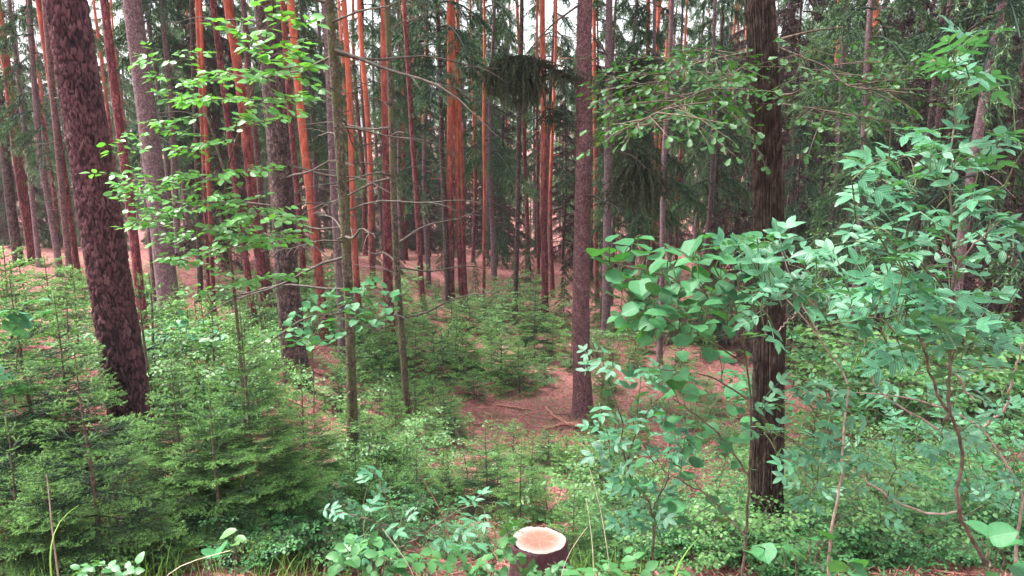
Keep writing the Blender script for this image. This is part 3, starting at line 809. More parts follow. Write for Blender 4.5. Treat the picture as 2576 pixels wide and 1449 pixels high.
for o in [o for o in bpy.data.objects if o.get('category') == 'tree' and str(o.get('group', '')).startswith(('background trees', 'bushy spruces'))]:
    p = np.array(o.location) - EYE; px = 1288 + FPX * p[0] / float(p @ FWD)
    m_ = [m for m in marks if m[0] <= px]
    key = (o['label'], ('right of the ' + m_[-1][1]) if m_ else ('left of the ' + marks[0][1]))
    FT.setdefault(key, []).append((px if m_ else -px, o))
KIND_WORDS = dict(zip(FARLAB, ['far tall orange pine', 'far thin orange pine', 'far tall spruce', 'far greyish spruce', 'far dense spruce', 'far small bushy spruce']))
for (lab, side), l in FT.items():
    l.sort(key=lambda e: e[0]); kw = KIND_WORDS.get(lab, 'tiny bushy spruce behind the clearing')
    for i, (px, o) in enumerate(l):
        o['label'] = f'{kw}, {ORD2[min(i, 19)]} {side}' if len(l) > 1 else f'{kw} {side}'
# the wood beyond reads as one mass
mbf = MB(); rng = np.random.default_rng(77)
A, B, T = [], [], []
for q in range(240):
    y = rng.uniform(96, 135); x = y * rng.uniform(-0.9, 0.9); zb = float(ground(x, y)); H = rng.uniform(16, 24)
    sticks(mbf, [(x, y, zb - 0.3)], [(x, y, zb + H)], 0.16, 0.02, -0.3)
    for j in range(60):
        t = rng.random(); az = rng.uniform(0, 6.28); l = 2.4 * (1 - t) ** 0.8 * rng.uniform(0.5, 1.1) + 0.2
        a = np.array((x, y, zb + 0.5 + (H - 0.7) * t)); e = a + np.array((math.cos(az) * l, math.sin(az) * l, -0.4 * l))
        A.append(a); B.append(e); T.append(rng.uniform(0, 0.8))
needles(mbf, A, B, 7, 0.6, 0.22, rng, T, T, 0.9, 1.0)
link('distant_forest', mbf.mesh('distant_forest', M['old_needles'], smooth=False), kind='stuff')

# ------------------------------------------------------------------ boughs of the pinkish spruce that hang dark and heavy
def interp_path(P, n):
    P = np.asarray(P, float); s = np.concatenate(([0], np.cumsum(np.linalg.norm(np.diff(P, axis=0), axis=1))))
    q = np.linspace(0, s[-1], n); out = np.stack([np.interp(q, s, P[:, c]) for c in range(3)], 1)
    for _ in range(2):
        o2 = out.copy(); out[1:-1] = 0.25 * o2[:-2] + 0.5 * o2[1:-1] + 0.25 * o2[2:]
    return out

def hanging_bough(tree, path, arms, seed, hang=(0.25, 0.9), dens=90, thick=0.022, twigs=130):
    t, bp, ax, rad, D = TREES[tree['label']]
    rng = np.random.default_rng(seed)
    pp = [at(x, y, d) - bp for x, y, d in path]
    dx = pp[1] - pp[0]
    mb = MB(); P = interp_path(pp, 14); tube(mb, P, np.linspace(thick, thick * 0.45, 14), 6)
    A, B, TA, TB = [], [], [], []
    for arm, amt, hg in arms:
        Q = interp_path([at(x, y, d) - bp for x, y, d in arm], 10); tube(mb, Q, np.linspace(thick * 0.5, thick * 0.2, 10), 5)
        for j in range(int(twigs * amt)):
            s = rng.uniform(0.05, 1); q = np.array([np.interp(s, np.linspace(0, 1, 10), Q[:, c]) for c in range(3)])
            side = rng.normal(0, 0.13, 3); side[2] = 0
            l = rng.uniform(*hang) * hg * (1.15 - 0.5 * s)
            k_ = q + side; m_ = k_ + np.array((side[0] * 0.8, side[1] * 0.8, -l * 0.5)); e = m_ + np.array((rng.normal(0, 0.03), rng.normal(0, 0.03), -l * 0.5))
            A += [q, k_, m_]; B += [k_, m_, e]; TA += [0.2, 0.1, 0.3]; TB += [0.1, 0.3, 0.5]
    b = link('drooping_bough', mb.mesh('drooping_bough', M['dead']), t)
    mf = MB(); sticks(mf, A, B, 0.004, 0.003, -0.2)
    needles(mf, A, B, dens * 1.6, 0.048, 0.016, rng, TA, TB, 0.55, 1.0)
    link('bough_foliage', mf.mesh('bough_foliage', M['dark_needles'], smooth=False), b)
Dm = TREES[main_spruce['label']][4]
dq = Dm - 1.6
hanging_bough(main_spruce, [(1460, 10, Dm - 2.0), (1390, 60, dq), (1345, 110, dq), (1322, 138, dq)],
              [([(1322, 138, dq), (1280, 150, dq + 0.3), (1225, 195, dq + 0.4)], 1.0, 0.75), ([(1322, 138, dq), (1370, 165, dq - 0.3), (1425, 195, dq - 0.2)], 0.8, 0.5),
               ([(1322, 140, dq), (1322, 170, dq - 0.1), (1316, 210, dq)], 1.5, 1.0)], 301)
hanging_bough(main_spruce, [(1494, 95, Dm - 1.9), (1530, 140, dq), (1548, 200, dq), (1560, 215, dq)],
              [([(1548, 190, dq), (1590, 150, dq), (1640, 140, dq)], 0.9, 0.7), ([(1560, 200, dq), (1600, 190, dq - 0.3), (1625, 230, dq)], 0.7, 0.6)], 302)
hanging_bough(main_spruce, [(1494, 222, Dm - 1.6), (1540, 265, dq), (1565, 350, dq), (1605, 415, dq)],
              [([(1560, 340, dq), (1600, 380, dq), (1665, 470, dq)], 1.1, 0.7), ([(1580, 420, dq), (1560, 480, dq), (1545, 515, dq)], 0.5, 0.45), ([(1605, 415, dq), (1625, 460, dq), (1640, 490, dq)], 0.9, 0.8)], 303)
hanging_bough(main_spruce, [(1444, 170, Dm - 1.8), (1400, 240, dq), (1360, 330, dq)], [([(1390, 270, dq), (1395, 280, dq), (1385, 310, dq)], 0.35, 0.5)], 304, thick=0.016)

# ------------------------------------------------------------------ young spruces
def young_spruce(seed, H, whorls, perw, wide, dens, nl, nw, sub=True, bare=0.10, inter=2, pw=0.75):
    rng = np.random.default_rng(seed)
    A, B, TA, TB = [], [], [], []; WA, WB, RA = [], [], []
    def twig(p, d, L_, level, upc):
        nseg = max(2, int(L_ / 0.06)); cur = p.copy(); dd = d.copy(); step = L_ / nseg
        for i in range(nseg):
            dd = nrm(dd + np.array((0, 0, upc * step)) + rng.normal(0, 0.04, 3)); nx = cur + dd * step
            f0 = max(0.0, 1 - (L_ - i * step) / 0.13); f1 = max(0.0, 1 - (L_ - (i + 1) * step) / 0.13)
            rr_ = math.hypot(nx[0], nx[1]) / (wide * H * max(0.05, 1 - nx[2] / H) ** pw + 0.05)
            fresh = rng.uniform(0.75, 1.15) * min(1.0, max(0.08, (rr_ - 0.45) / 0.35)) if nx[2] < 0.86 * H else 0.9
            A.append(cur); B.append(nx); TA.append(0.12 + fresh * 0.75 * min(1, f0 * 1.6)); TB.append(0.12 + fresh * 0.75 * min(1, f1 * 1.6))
            WA.append(cur); WB.append(nx); RA.append(0.0022 + 0.006 * (1 - i / nseg) * L_)
            if level < (2 if sub else 1) and L_ > 0.12 and i >= 1:
                for sg in (-1, 1):
                    if rng.random() < 0.85:
                        rem = L_ - i * step
                        sv = nrm(np.cross(dd, (0, 0, 1.0))) * sg
                        l2 = min(rem * rng.uniform(0.42, 0.7) + 0.03, 0.45 * L_ + 0.04)
                        if level == 1: l2 *= 0.75
                        twig(nx, nrm(dd * 0.75 + sv * 0.75 + np.array((0, 0, rng.normal(0, 0.10)))), l2, level + 1, upc * 0.6)
            cur = nx
    for w in range(whorls):
        f = bare + (1 - bare) * (w / whorls) ** 0.92
        for (zz, nn, k) in ((f * H, perw, 1.0), ((f + 0.45 * (1 - bare) / whorls) * H, inter, 0.62)):
            t = zz / H
            if t > 0.985: continue
            for q in range(nn):
                az = w * 1.1 + q * 2 * np.pi / nn + rng.uniform(-0.35, 0.35) + (0.6 if k < 1 else 0)
                L_ = (wide * H * (1 - t) ** pw * rng.uniform(0.75, 1.12) + 0.035) * k * (1 if t > 0.25 else 0.75 + t)
                el = -0.12 + 0.75 * t ** 1.4 + rng.normal(0, 0.07)
                d = np.array((math.cos(az) * math.cos(el), math.sin(az) * math.cos(el), math.sin(el)))
                twig(np.array((0, 0, zz)), d, L_, 0, 0.12 if t > 0.3 else -0.15)
    # the leader
    A.append(np.array((0, 0, H * 0.90))); B.append(np.array((0, 0, H))); TA.append(0.6); TB.append(0.9)
    mb = MB(); sticks(mb, WA, WB, np.array(RA), np.array(RA) * 0.8, -0.15)
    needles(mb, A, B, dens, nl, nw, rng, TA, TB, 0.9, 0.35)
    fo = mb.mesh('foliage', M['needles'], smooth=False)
    ms = MB(); z = np.linspace(-0.08, H, 10)
    tube(ms, np.stack((0.012 * np.sin(z * 5 / H), 0.012 * np.cos(z * 4 / H), z), 1), np.linspace(0.010 * H + 0.005, 0.003, 10), 7)
    return fo, ms.mesh('stem', M['stem'])

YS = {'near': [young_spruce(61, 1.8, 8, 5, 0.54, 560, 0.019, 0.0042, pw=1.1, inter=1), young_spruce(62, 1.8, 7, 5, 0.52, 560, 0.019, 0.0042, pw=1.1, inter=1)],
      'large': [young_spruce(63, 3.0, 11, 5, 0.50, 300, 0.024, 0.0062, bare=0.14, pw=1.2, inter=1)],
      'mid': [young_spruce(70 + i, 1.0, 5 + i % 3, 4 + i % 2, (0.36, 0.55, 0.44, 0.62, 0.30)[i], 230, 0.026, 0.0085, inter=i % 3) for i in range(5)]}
YROOT = {}
def put_spruce(kind, var, loc, h, label, group=None, rz=0.0, wide=1.0):
    H0 = {'near': 1.8, 'large': 3.0, 'mid': 1.0}[kind]; s = h / H0
    key = (kind, var)
    if key not in YROOT:
        t = thing('young_spruce', label, 'young spruce', loc, group, rz); t.scale = (s * wide, s * wide, s)
        fo, st = YS[kind][var]; link('foliage', fo, t); link('stem', st, t)
        YROOT[key] = t; return t
    return copy_tree(YROOT[key], loc, rz, (s * wide, s * wide, s), label, group)

for i, (kind, var, apex, base, wide, lab) in enumerate([
    ('near', 0, (200, 880), (255, 1415), 1.0, 'young spruce with bright tips in front of the foot of the big pine'),
    ('near', 1, (168, 735), (190, 1200), 1.0, 'taller young spruce with dark leader left of the big pine'),
    ('near', 1, (18, 1050), (62, 1400), 1.1, 'young spruce with upright green leader at the lower left edge'),
    ('near', 0, (80, 690), (95, 1190), 1.2, 'bushy young spruce at the left edge, its tip above the maple leaves'),
    ('near', 1, (-40, 800), (-30, 1250), 1.3, 'dark bushy young spruce cut by the left edge'),
    ('near', 1, (10, 640), (-5, 1040), 1.2, 'young spruce at the left edge with its tip near the pine trunks'),
    ('large', 0, (445, 865), (470, 1320), 1.0, 'young spruce with thin leader just right of the big pine foot'),
    ('large', 0, (605, 760), (645, 1330), 1.0, 'broad dark young spruce below the beech sapling'),
    ('large', 0, (760, 905), (775, 1290), 1.0, 'broad young spruce just left of the foot of the mossy pole'),
    ('near', 0, (535, 960), (560, 1380), 1.1, 'young spruce with low drooping boughs in the dark left foreground'),
    ('near', 1, (690, 1080), (705, 1345), 1.3, 'low spreading young spruce left of the low elder leaves'),
    ('near', 0, (300, 1190), (305, 1420), 1.1, 'low spreading young spruce at the bottom left over brown litter'),
    ('near', 0, (130, 1150), (140, 1440), 1.3, 'low wide young spruce at the bottom left corner'),
    ('near', 1, (400, 1270), (410, 1430), 1.2, 'smallest spruce at the bottom left, beside the grass'),
    ('near', 0, (1440, 1210), (1440, 1425), 0.9, 'small young spruce right behind the cut stump'),
    ('near', 1, (1305, 1105), (1310, 1320), 1.0, 'young spruce behind the cut stump on its left'),
    ('near', 0, (1225, 1068), (1225, 1290), 1.0, 'young spruce left of the stump with a thin pale leader'),
    ('near', 1, (1112, 955), (1118, 1118), 1.1, 'bright young spruce alone beside the brown litter patch'),
    ('near', 0, (1050, 1130), (1050, 1290), 1.2, 'young spruce behind the low elder leaves'),
    ('near', 1, (940, 1060), (945, 1235), 1.1, 'young spruce right of the foot of the mossy pole'),
    ('near', 1, (1560, 1150), (1560, 1330), 1.0, 'young spruce in front of the forked elder stem'),
    ('near', 0, (1345, 690), (1345, 905), 0.7, 'slim tall young spruce in front of the orange red pine'),
    ('near', 0, (1380, 1060), (1380, 1180), 1.2, 'young spruce just below the thick fallen branch'),
]):
    bp, D = hit(*base); top = plane_y(apex[0], apex[1], bp[1]); h = max(0.35, top[2] - bp[2])
    put_spruce(kind, var, bp, h, lab, None, i * 1.9, wide)

CLEAR = [(1345, 1090, 150, 72), (830, 915, 55, 40), (1705, 1215, 120, 95), (765, 1000, 95, 85), (1715, 905, 40, 30), (1340, 1400, 90, 60), (1050, 650, 150, 30)]
def in_clear(x, y):
    return any(((x - cx) / a) ** 2 + ((y - cy) / b) ** 2 < 1 for cx, cy, a, b in CLEAR)
rs = random.Random(11)
# landmarks on the ground, for telling look-alike plants apart by what they stand beside
MARK = {}
for px, py, nm_ in [(342, 1130, 'big plated pine'), (1925, 1370, 'oak'), (1466, 1050, 'flared pinkish spruce'), (752, 974, 'thick dark spruce'), (890, 1168, 'mossy pole'), (1025, 1060, 'thin dark pole'), (433, 815, 'pale knotty spruce'),
                    (990, 897, 'deep red pine'), (1133, 772, 'bright orange pine'), (1297, 818, 'purple barked trunk'), (1371, 800, 'orange red pine'), (1524, 836, 'greyish pink spruce'), (1660, 918, 'thin grey brown spruce'), (676, 818, 'stout red pine'),
                    (1350, 1440, 'cut stump'), (1726, 1110, 'small cut stump'), (1713, 900, 'far white stump'), (2263, 1048, 'dark leaning stem'), (1320, 1060, 'litter clearing'), (830, 930, 'brush pile'), (85, 668, 'orange pine at the left edge'),
                    (180, 730, 'slim brown spruce'), (2500, 1430, 'crooked grey elder stem'), (1125, 1110, 'bright lone young spruce'), (1618, 778, 'orange pine behind the drooping boughs'), (2540, 1040, 'dark stem at the right edge'), (1010, 1430, 'low elder')]:
    MARK[nm_] = hit(px, py)[0]
RANK = {}
ORD = [w + 'nearest' for w in ('', 'second ', 'third ', 'fourth ', 'fifth ', 'sixth ', 'seventh ', 'eighth ', 'ninth ', 'tenth ', 'eleventh ', 'twelfth ', 'thirteenth ', 'fourteenth ', 'fifteenth ', 'sixteenth ', 'seventeenth ', 'eighteenth ', 'nineteenth ', 'twentieth ')]
def name_by_landmark(items):
    """items: (object, kind words, point); says on which side of the closest landmark each one stands and how close"""
    cells = {}
    for o, words, p in items:
        nm_ = min(MARK, key=lambda k: math.hypot(MARK[k][0] - p[0], MARK[k][1] - p[1])); d = p - MARK[nm_]
        side = ('right of' if d[0] > 0 else 'left of') if abs(d[0]) > abs(d[1]) else ('behind' if d[1] > 0 else 'in front of')
        cells.setdefault((nm_, side, words), []).append((math.hypot(d[0], d[1]), o))
    for (nm_, side, words), l in cells.items():
        l.sort(key=lambda e: e[0])
        for i, (d, o) in enumerate(l):
            o['label'] = f'{words}, {ORD[min(i, 19)]} {side} the {nm_}' if len(l) > 1 else f'{words} {side} the {nm_}'
NAMED = []
ZONES = [  # x0, y0, x1, y1 of the feet, count, heights, group, label
 (900, 830, 1450, 1010, 46, (0.6, 1.4), 'young spruces in the hollow', 'knee to waist high young spruce in the hollow in the middle distance'),
 (880, 1090, 1600, 1330, 36, (0.35, 0.75), 'small spruces on the near slope', 'small fresh green spruce on the slope above the cut stump'),
 (360, 880, 860, 1060, 18, (0.7, 1.5), 'young spruces on the left slope', 'young spruce among others on the left slope behind the big pine'),
 (0, 760, 240, 900, 10, (0.7, 1.4), 'young spruces at the left edge', 'young spruce in the bright thicket at the left edge'),
 (1490, 880, 1800, 1010, 12, (0.5, 1.1), 'young spruces right of the pinkish spruce', 'young spruce in the green patch around the far white stump'),
 (60, 690, 830, 800, 28, (0.5, 1.0), 'small spruces on the left among the trunks', 'small spruce on the left among the trunks'),
 (1490, 740, 1900, 900, 18, (0.5, 1.0), 'small spruces behind the hazel', 'small spruce behind the hazel'),
 (60, 690, 1500, 760, 24, (0.4, 0.9), 'small spruces far back among the trunks', 'small spruce far back among the trunks'),
 (420, 745, 1260, 850, 40, (0.5, 1.2), 'small spruces among the trunks', 'small spruce seedling among the feet of the trunks'),
 (880, 940, 1180, 1095, 20, (0.4, 0.8), 'young spruces around the thin dark pole', 'young spruce on the slope around the thin dark pole'),
 (1490, 1000, 1640, 1120, 10, (0.35, 0.7), 'young spruces right of the litter clearing', 'small spruce right of the litter clearing'),
 (900, 1065, 1180, 1260, 16, (0.45, 0.9), 'young spruces below the thin dark pole', 'young spruce below the thin dark pole'),
 (1750, 1010, 2400, 1250, 8, (0.4, 0.9), 'young spruces under the shrubs', 'small spruce half hidden under the right hand shrubs'),
]
for (x0, y0, x1, y1, n, hr, grp, lab) in ZONES:
    k = 0
    while k < n:
        x, y = rs.uniform(x0, x1), rs.uniform(y0, y1)
        if in_clear(x, y): continue
        bp, D = hit(x, y)
        hh_ = rs.uniform(*hr)
        o_ = put_spruce('mid', rs.randrange(5), bp, hh_, lab, grp, rs.uniform(0, 6.28), rs.uniform(0.85, 1.2)); k += 1
        NAMED.append((o_, 'knee high young spruce' if hh_ < 0.65 else ('thigh high young spruce' if hh_ < 0.95 else 'waist high young spruce'), bp))
name_by_landmark(NAMED); NAMED = []

# ------------------------------------------------------------------ leaves
def leaf_outline(kind, rng):
    """half widths along a unit leaf from base (0) to tip (1)"""
    if kind == 'hazel': x = np.array((0, .06, .2, .4, .6, .78, .9, 1)); w = np.array((0.08, .33, .45, .48, .44, .31, .14, 0))
    elif kind == 'elder': x = np.array((0, .08, .25, .45, .65, .82, .93, 1)); w = np.array((0.02, .12, .20, .225, .19, .11, .045, 0))
    elif kind == 'beech': x = np.array((0, .08, .25, .45, .65, .82, .93, 1)); w = np.array((0.02, .17, .29, .32, .28, .17, .07, 0))
    elif kind == 'oak': x = np.array((0, .12, .25, .36, .5, .62, .78, .9, 1)); w = np.array((0.03, .10, .20, .13, .28, .19, .31, .22, 0.04))
    else: x = np.array((0, .1, .3, .5, .7, .88, 1)); w = np.array((0.03, .2, .33, .34, .27, .13, 0))
    w = w * rng.uniform(0.9, 1.1, len(w)); w[-1] = 0 if kind != 'oak' else w[-1]
    return x, w

def leaf_geo(kind, rng, curl=0.12, fold=0.25):
    x, w = leaf_outline(kind, rng); n = len(x)
    zc = -curl * x ** 2 + rng.normal(0, 0.012, n)
    zl = zc + fold * w + rng.normal(0, 0.012, n); zr = zc + fold * w + rng.normal(0, 0.012, n)
    V = np.concatenate((np.stack((x, 0 * x, zc), 1), np.stack((x, w, zl), 1), np.stack((x, -w, zr), 1)))
    i = np.arange(n - 1)
    F = np.concatenate((np.stack((i, i + 1, n + i + 1, n + i), 1), np.stack((i, 2 * n + i, 2 * n + i + 1, i + 1), 1)))
    return V, F

def compound(kind, rng, pairs, leaflet=0.42):
    """pinnate or trifoliate leaf about one unit long"""
    mb = MB(); tube(mb, [(0, 0, 0), (0.35, 0, 0.02), (0.7, 0, 0.0)], [0.012, 0.009, 0.006], 4, 0.6)
    spots = [(0.68, 0.0)] + [(0.28 + 0.36 * k / max(pairs - 1, 1), sg * rng.uniform(0.95, 1.25)) for k in range(pairs) for sg in (-1, 1)]
    for s, a in spots:
        V, F = leaf_geo(kind, rng, 0.2, 0.18); sc = leaflet * rng.uniform(0.85, 1.1) * (1.1 if a == 0 else 1.0)
        tl = rng.uniform(-0.25, 0.1); V = V * sc
        V = V @ np.array(((math.cos(tl), 0, math.sin(tl)), (0, 1, 0), (-math.sin(tl), 0, math.cos(tl)))).T
        c, s_ = math.cos(a), math.sin(a)
        V = V @ np.array(((c, -s_, 0), (s_, c, 0), (0, 0, 1))).T + np.array((s, 0, 0.01))
        mb.add(V, F, 0.5)
    return mb

LEAF = {}
def leaf_set(key, kind, material, n=5, comp=None, curl=0.12, fold=0.25, leaflet=0.42):
    out = []
    for q in range(n):
        rng = np.random.default_rng(500 + q + len(LEAF) * 17)
        if comp: mb = compound(kind, rng, comp, leaflet)
        else:
            V, F = leaf_geo(kind, rng, curl, fold); mb = MB(); V = V + np.array((0.10, 0, 0)); mb.add(V, F, 0.5)
            mb.add([(0, -0.008, 0), (0, 0.008, 0), (0.11, 0.0, 0.0)], [(0, 1, 2)], 0.5)
        out.append((mb.mesh('leaf', M[material]), np.concatenate(mb.V), [np.concatenate(mb.F[k]) if mb.F[k] else None for k in (3, 4)]))
    LEAF[key] = out
leaf_set('hazel', 'hazel', 'hazel')
leaf_set('elder', 'elder', 'elder', comp=2)
leaf_set('beech', 'beech', 'beech', curl=0.1, fold=0.2)
leaf_set('oak', 'oak', 'oakleaf')
leaf_set('bramble', 'herb', 'herb', comp=1, leaflet=0.5)
leaf_set('maple', 'hazel', 'elder', comp=1, leaflet=0.55)
leaf_set('bush', 'herb', 'bush')

def leaf_matrix(p, d, up, roll, size):
    d = Vector(d).normalized(); u = Vector(up)
    y = u.cross(d)
    if y.length < 1e-3: y = Vector((1, 0, 0)).cross(d)
    y.normalize(); z = d.cross(y)
    m = Matrix(((d.x, y.x, z.x, p[0]), (d.y, y.y, z.y, p[1]), (d.z, y.z, z.z, p[2]), (0, 0, 0, 1)))
    return m @ Matrix.Rotation(roll, 4, 'X') @ Matrix.Diagonal((size, size, size, 1))

def add_leaves(parent, key, specs, rng, limit=290, name='leaf'):
    """specs: (position, direction, size) in the parent's space; the largest become parts of their own, the rest one mesh"""
    specs = sorted(specs, key=lambda s: -s[2]) if len(specs) > limit else specs
    ms = []
    for (p, d, size) in specs:
        up = np.array((rng.normal(0, 0.28), rng.normal(0, 0.28) - 0.1, 1.0))
        ms.append((leaf_matrix(p, d, up, rng.normal(0, 0.25), size), int(rng.integers(0, len(LEAF[key])))))
    for m, q in ms[:limit]: link(name, LEAF[key][q][0], parent, mtx=m)
    if len(ms) > limit:
        mb = MB()
        for m, q in ms[limit:]:
            me, V, F = LEAF[key][q]; A = np.array(m)
            W = V @ A[:3, :3].T + A[:3, 3]; tv = rng.uniform(0.2, 0.8)
            nb_ = mb.n
            mb.V.append(W); mb.T.append(np.full(len(W), tv))
            for k, f in zip((3, 4), F):
                if f is not None: mb.F[k].append(f + nb_)
            mb.n += len(W)
        link('small_leaves', mb.mesh('small_leaves', LEAF[key][0][0].materials[0]), parent, kind='stuff')

def spray(mb, specs, P, rng, size, width, spacing=0.05, twig_r=0.003, start=0.15, drop=0.1, sub=True, lvl=0, wild=0.0):
    """leafy spray along polyline P: alternating side twigs lying flat, a leaf at every node"""
    n = max(4, int(np.linalg.norm(np.diff(P, axis=0), axis=1).sum() / spacing))
    Q = interp_path(P, n); tube(mb, Q, np.linspace(twig_r, twig_r * 0.4, n), 4)
    up = np.array((0, 0, 1.0))
    for i in range(int(n * start), n):
        d = nrm(Q[min(i + 1, n - 1)] - Q[max(i - 1, 0)]); sv = nrm(np.cross(d, up))
        f = i / n; sg = 1 if i % 2 else -1
        l = width * math.sin(math.pi * min(1, 0.25 + 0.75 * f)) ** 0.7 * rng.uniform(0.5, 1.1)
        if sub and l > size * 1.6 and i < n - 1:
            e = Q[i] + nrm(d * 0.8 + sv * sg * 0.9) * l + up * rng.normal(-drop * 0.5, 0.06) * l
            e = e + rng.normal(0, 1, 3) * wild * l * 0.6
            if wild and rng.random() < 0.3: continue
            spray(mb, specs, np.array((Q[i], (Q[i] + e) / 2 + up * 0.02 * l, e)), rng, size, 0, spacing, twig_r * 0.55, 0.3, drop, False, lvl + 1, wild)
        else:
            specs.append((Q[i] + rng.normal(0, 1, 3) * wild * size * 0.5, nrm(d * 0.6 + sv * sg * 0.9 + up * rng.normal(-drop, 0.15) + rng.normal(0, 1, 3) * wild), size * rng.uniform(0.7, 1.15)))
    d = nrm(Q[-1] - Q[-2]); specs.append((Q[-1], nrm(d + up * rng.normal(-drop, 0.1)), size * rng.uniform(0.85, 1.15)))

# --- beech sapling on the left
def beech():
    rng = np.random.default_rng(901)
    bp, D = hit(612, 1235)
    D = 6.2
    base = at(612, 1120, D); base[2] = float(ground(base[0], base[1]))
    t = thing('beech_sapling', 'bright green beech sapling with flat leaf layers between the big pine and the dark spruce', 'sapling', base)
    mb = MB(); sp = []
    pt = lambda l: np.array([at(x, y, d) - base for x, y, d in l])
    stem = interp_path(np.vstack((np.zeros((1, 3)), pt([(606, 900, 6.2), (589, 730, 6.0), (568, 521, 5.7), (565, 443, 5.5), (599, 339, 5.2), (641, 208, 4.9), (668, 110, 4.6), (682, 20, 4.4)]))), 40)
    tube(mb, stem, np.linspace(0.017, 0.004, 40), 7)
    br1 = interp_path(pt([(578, 677, 6.0), (500, 578, 5.8), (427, 511, 5.6), (352, 452, 5.4)]), 20); tube(mb, br1, np.linspace(0.010, 0.004, 20), 6)
    br2 = interp_path(pt([(566, 440, 5.5), (521, 292, 5.6), (479, 219, 5.6), (432, 167, 5.6), (391, 130, 5.6)]), 20); tube(mb, br2, np.linspace(0.009, 0.003, 20), 6)
    L_ = [  # start pixel, end pixel, depths, width, leaf size
      ((600, 330), (700, 290), 5.2, 4.9, .22, .068), ((590, 350), (440, 380), 5.2, 5.2, .22, .066), ((620, 270), (740, 250), 5.0, 4.7, .2, .07), ((625, 250), (470, 255), 5.0, 5.3, .25, .066),
      ((640, 200), (780, 170), 4.8, 4.4, .22, .075), ((640, 205), (560, 180), 4.9, 5.1, .2, .07), ((655, 160), (745, 110), 4.7, 4.4, .2, .078), ((665, 120), (580, 60), 4.7, 4.8, .22, .072),
      ((672, 80), (735, 45), 4.5, 4.3, .18, .078), ((680, 30), (640, 5), 4.4, 4.4, .16, .078), ((682, 40), (700, -20), 4.4, 4.2, .15, .078), ((660, 140), (620, 120), 4.6, 4.5, .15, .075),
      ((565, 445), (640, 420), 5.4, 5.1, .2, .066), ((566, 460), (455, 450), 5.4, 5.5, .22, .064), ((567, 520), (720, 560), 5.6, 5.0, .25, .068), ((568, 530), (640, 500), 5.6, 5.3, .2, .066),
      ((575, 590), (740, 600), 5.8, 5.2, .28, .068), ((578, 620), (480, 640), 5.8, 5.7, .22, .066), ((590, 720), (700, 700), 6.0, 5.7, .2, .066), ((585, 700), (420, 640), 6.0, 5.6, .24, .064),
      ((500, 578), (340, 560), 5.8, 5.5, .28, .066), ((480, 560), (350, 520), 5.7, 5.4, .28, .066), ((450, 530), (560, 490), 5.6, 5.3, .24, .064), ((427, 511), (330, 480), 5.6, 5.2, .25, .066),
      ((400, 490), (480, 440), 5.5, 5.3, .22, .064), ((380, 470), (300, 440), 5.4, 5.2, .22, .066), ((530, 610), (420, 600), 5.9, 5.7, .25, .064), ((545, 640), (640, 620), 5.9, 5.6, .22, .064),
      ((352, 452), (310, 470), 5.4, 5.2, .16, .066), ((520, 590), (620, 550), 5.8, 5.4, .24, .066), ((540, 350), (430, 330), 5.6, 5.4, .22, .062), ((521, 292), (400, 310), 5.6, 5.4, .2, .062),
      ((500, 250), (420, 235), 5.6, 5.4, .2, .062), ((479, 219), (560, 200), 5.6, 5.4, .2, .062), ((460, 200), (380, 190), 5.6, 5.4, .2, .062), ((432, 167), (490, 130), 5.6, 5.5, .18, .062),
      ((410, 150), (350, 160), 5.6, 5.5, .16, .062), ((391, 130), (370, 110), 5.6, 5.5, .1, .062), ((606, 860), (690, 840), 6.2, 6.0, .18, .06), ((600, 830), (520, 850), 6.2, 6.1, .18, .06),
      ((590, 720), (500, 740), 6.1, 5.9, .2, .062), ((320, 350), (360, 340), 5.3, 5.2, .1, .06), ((330, 390), (300, 355), 5.3, 5.1, .14, .062)]
    for (a, b, d0, d1, w, sz) in L_:
        P = np.array((at(*a, d0) - base, at((a[0] + b[0]) / 2, (a[1] + b[1]) / 2 - 4, (d0 + d1) / 2) - base, at(*b, d1) - base))
        spray(mb, sp, P, rng, sz * 0.95, w * 1.1, 0.028, 0.003, 0.04, 0.10, wild=0.22)
    link('stem', mb.mesh('stem', M['stem']), t)
    add_leaves(t, 'beech', sp, rng)
beech()

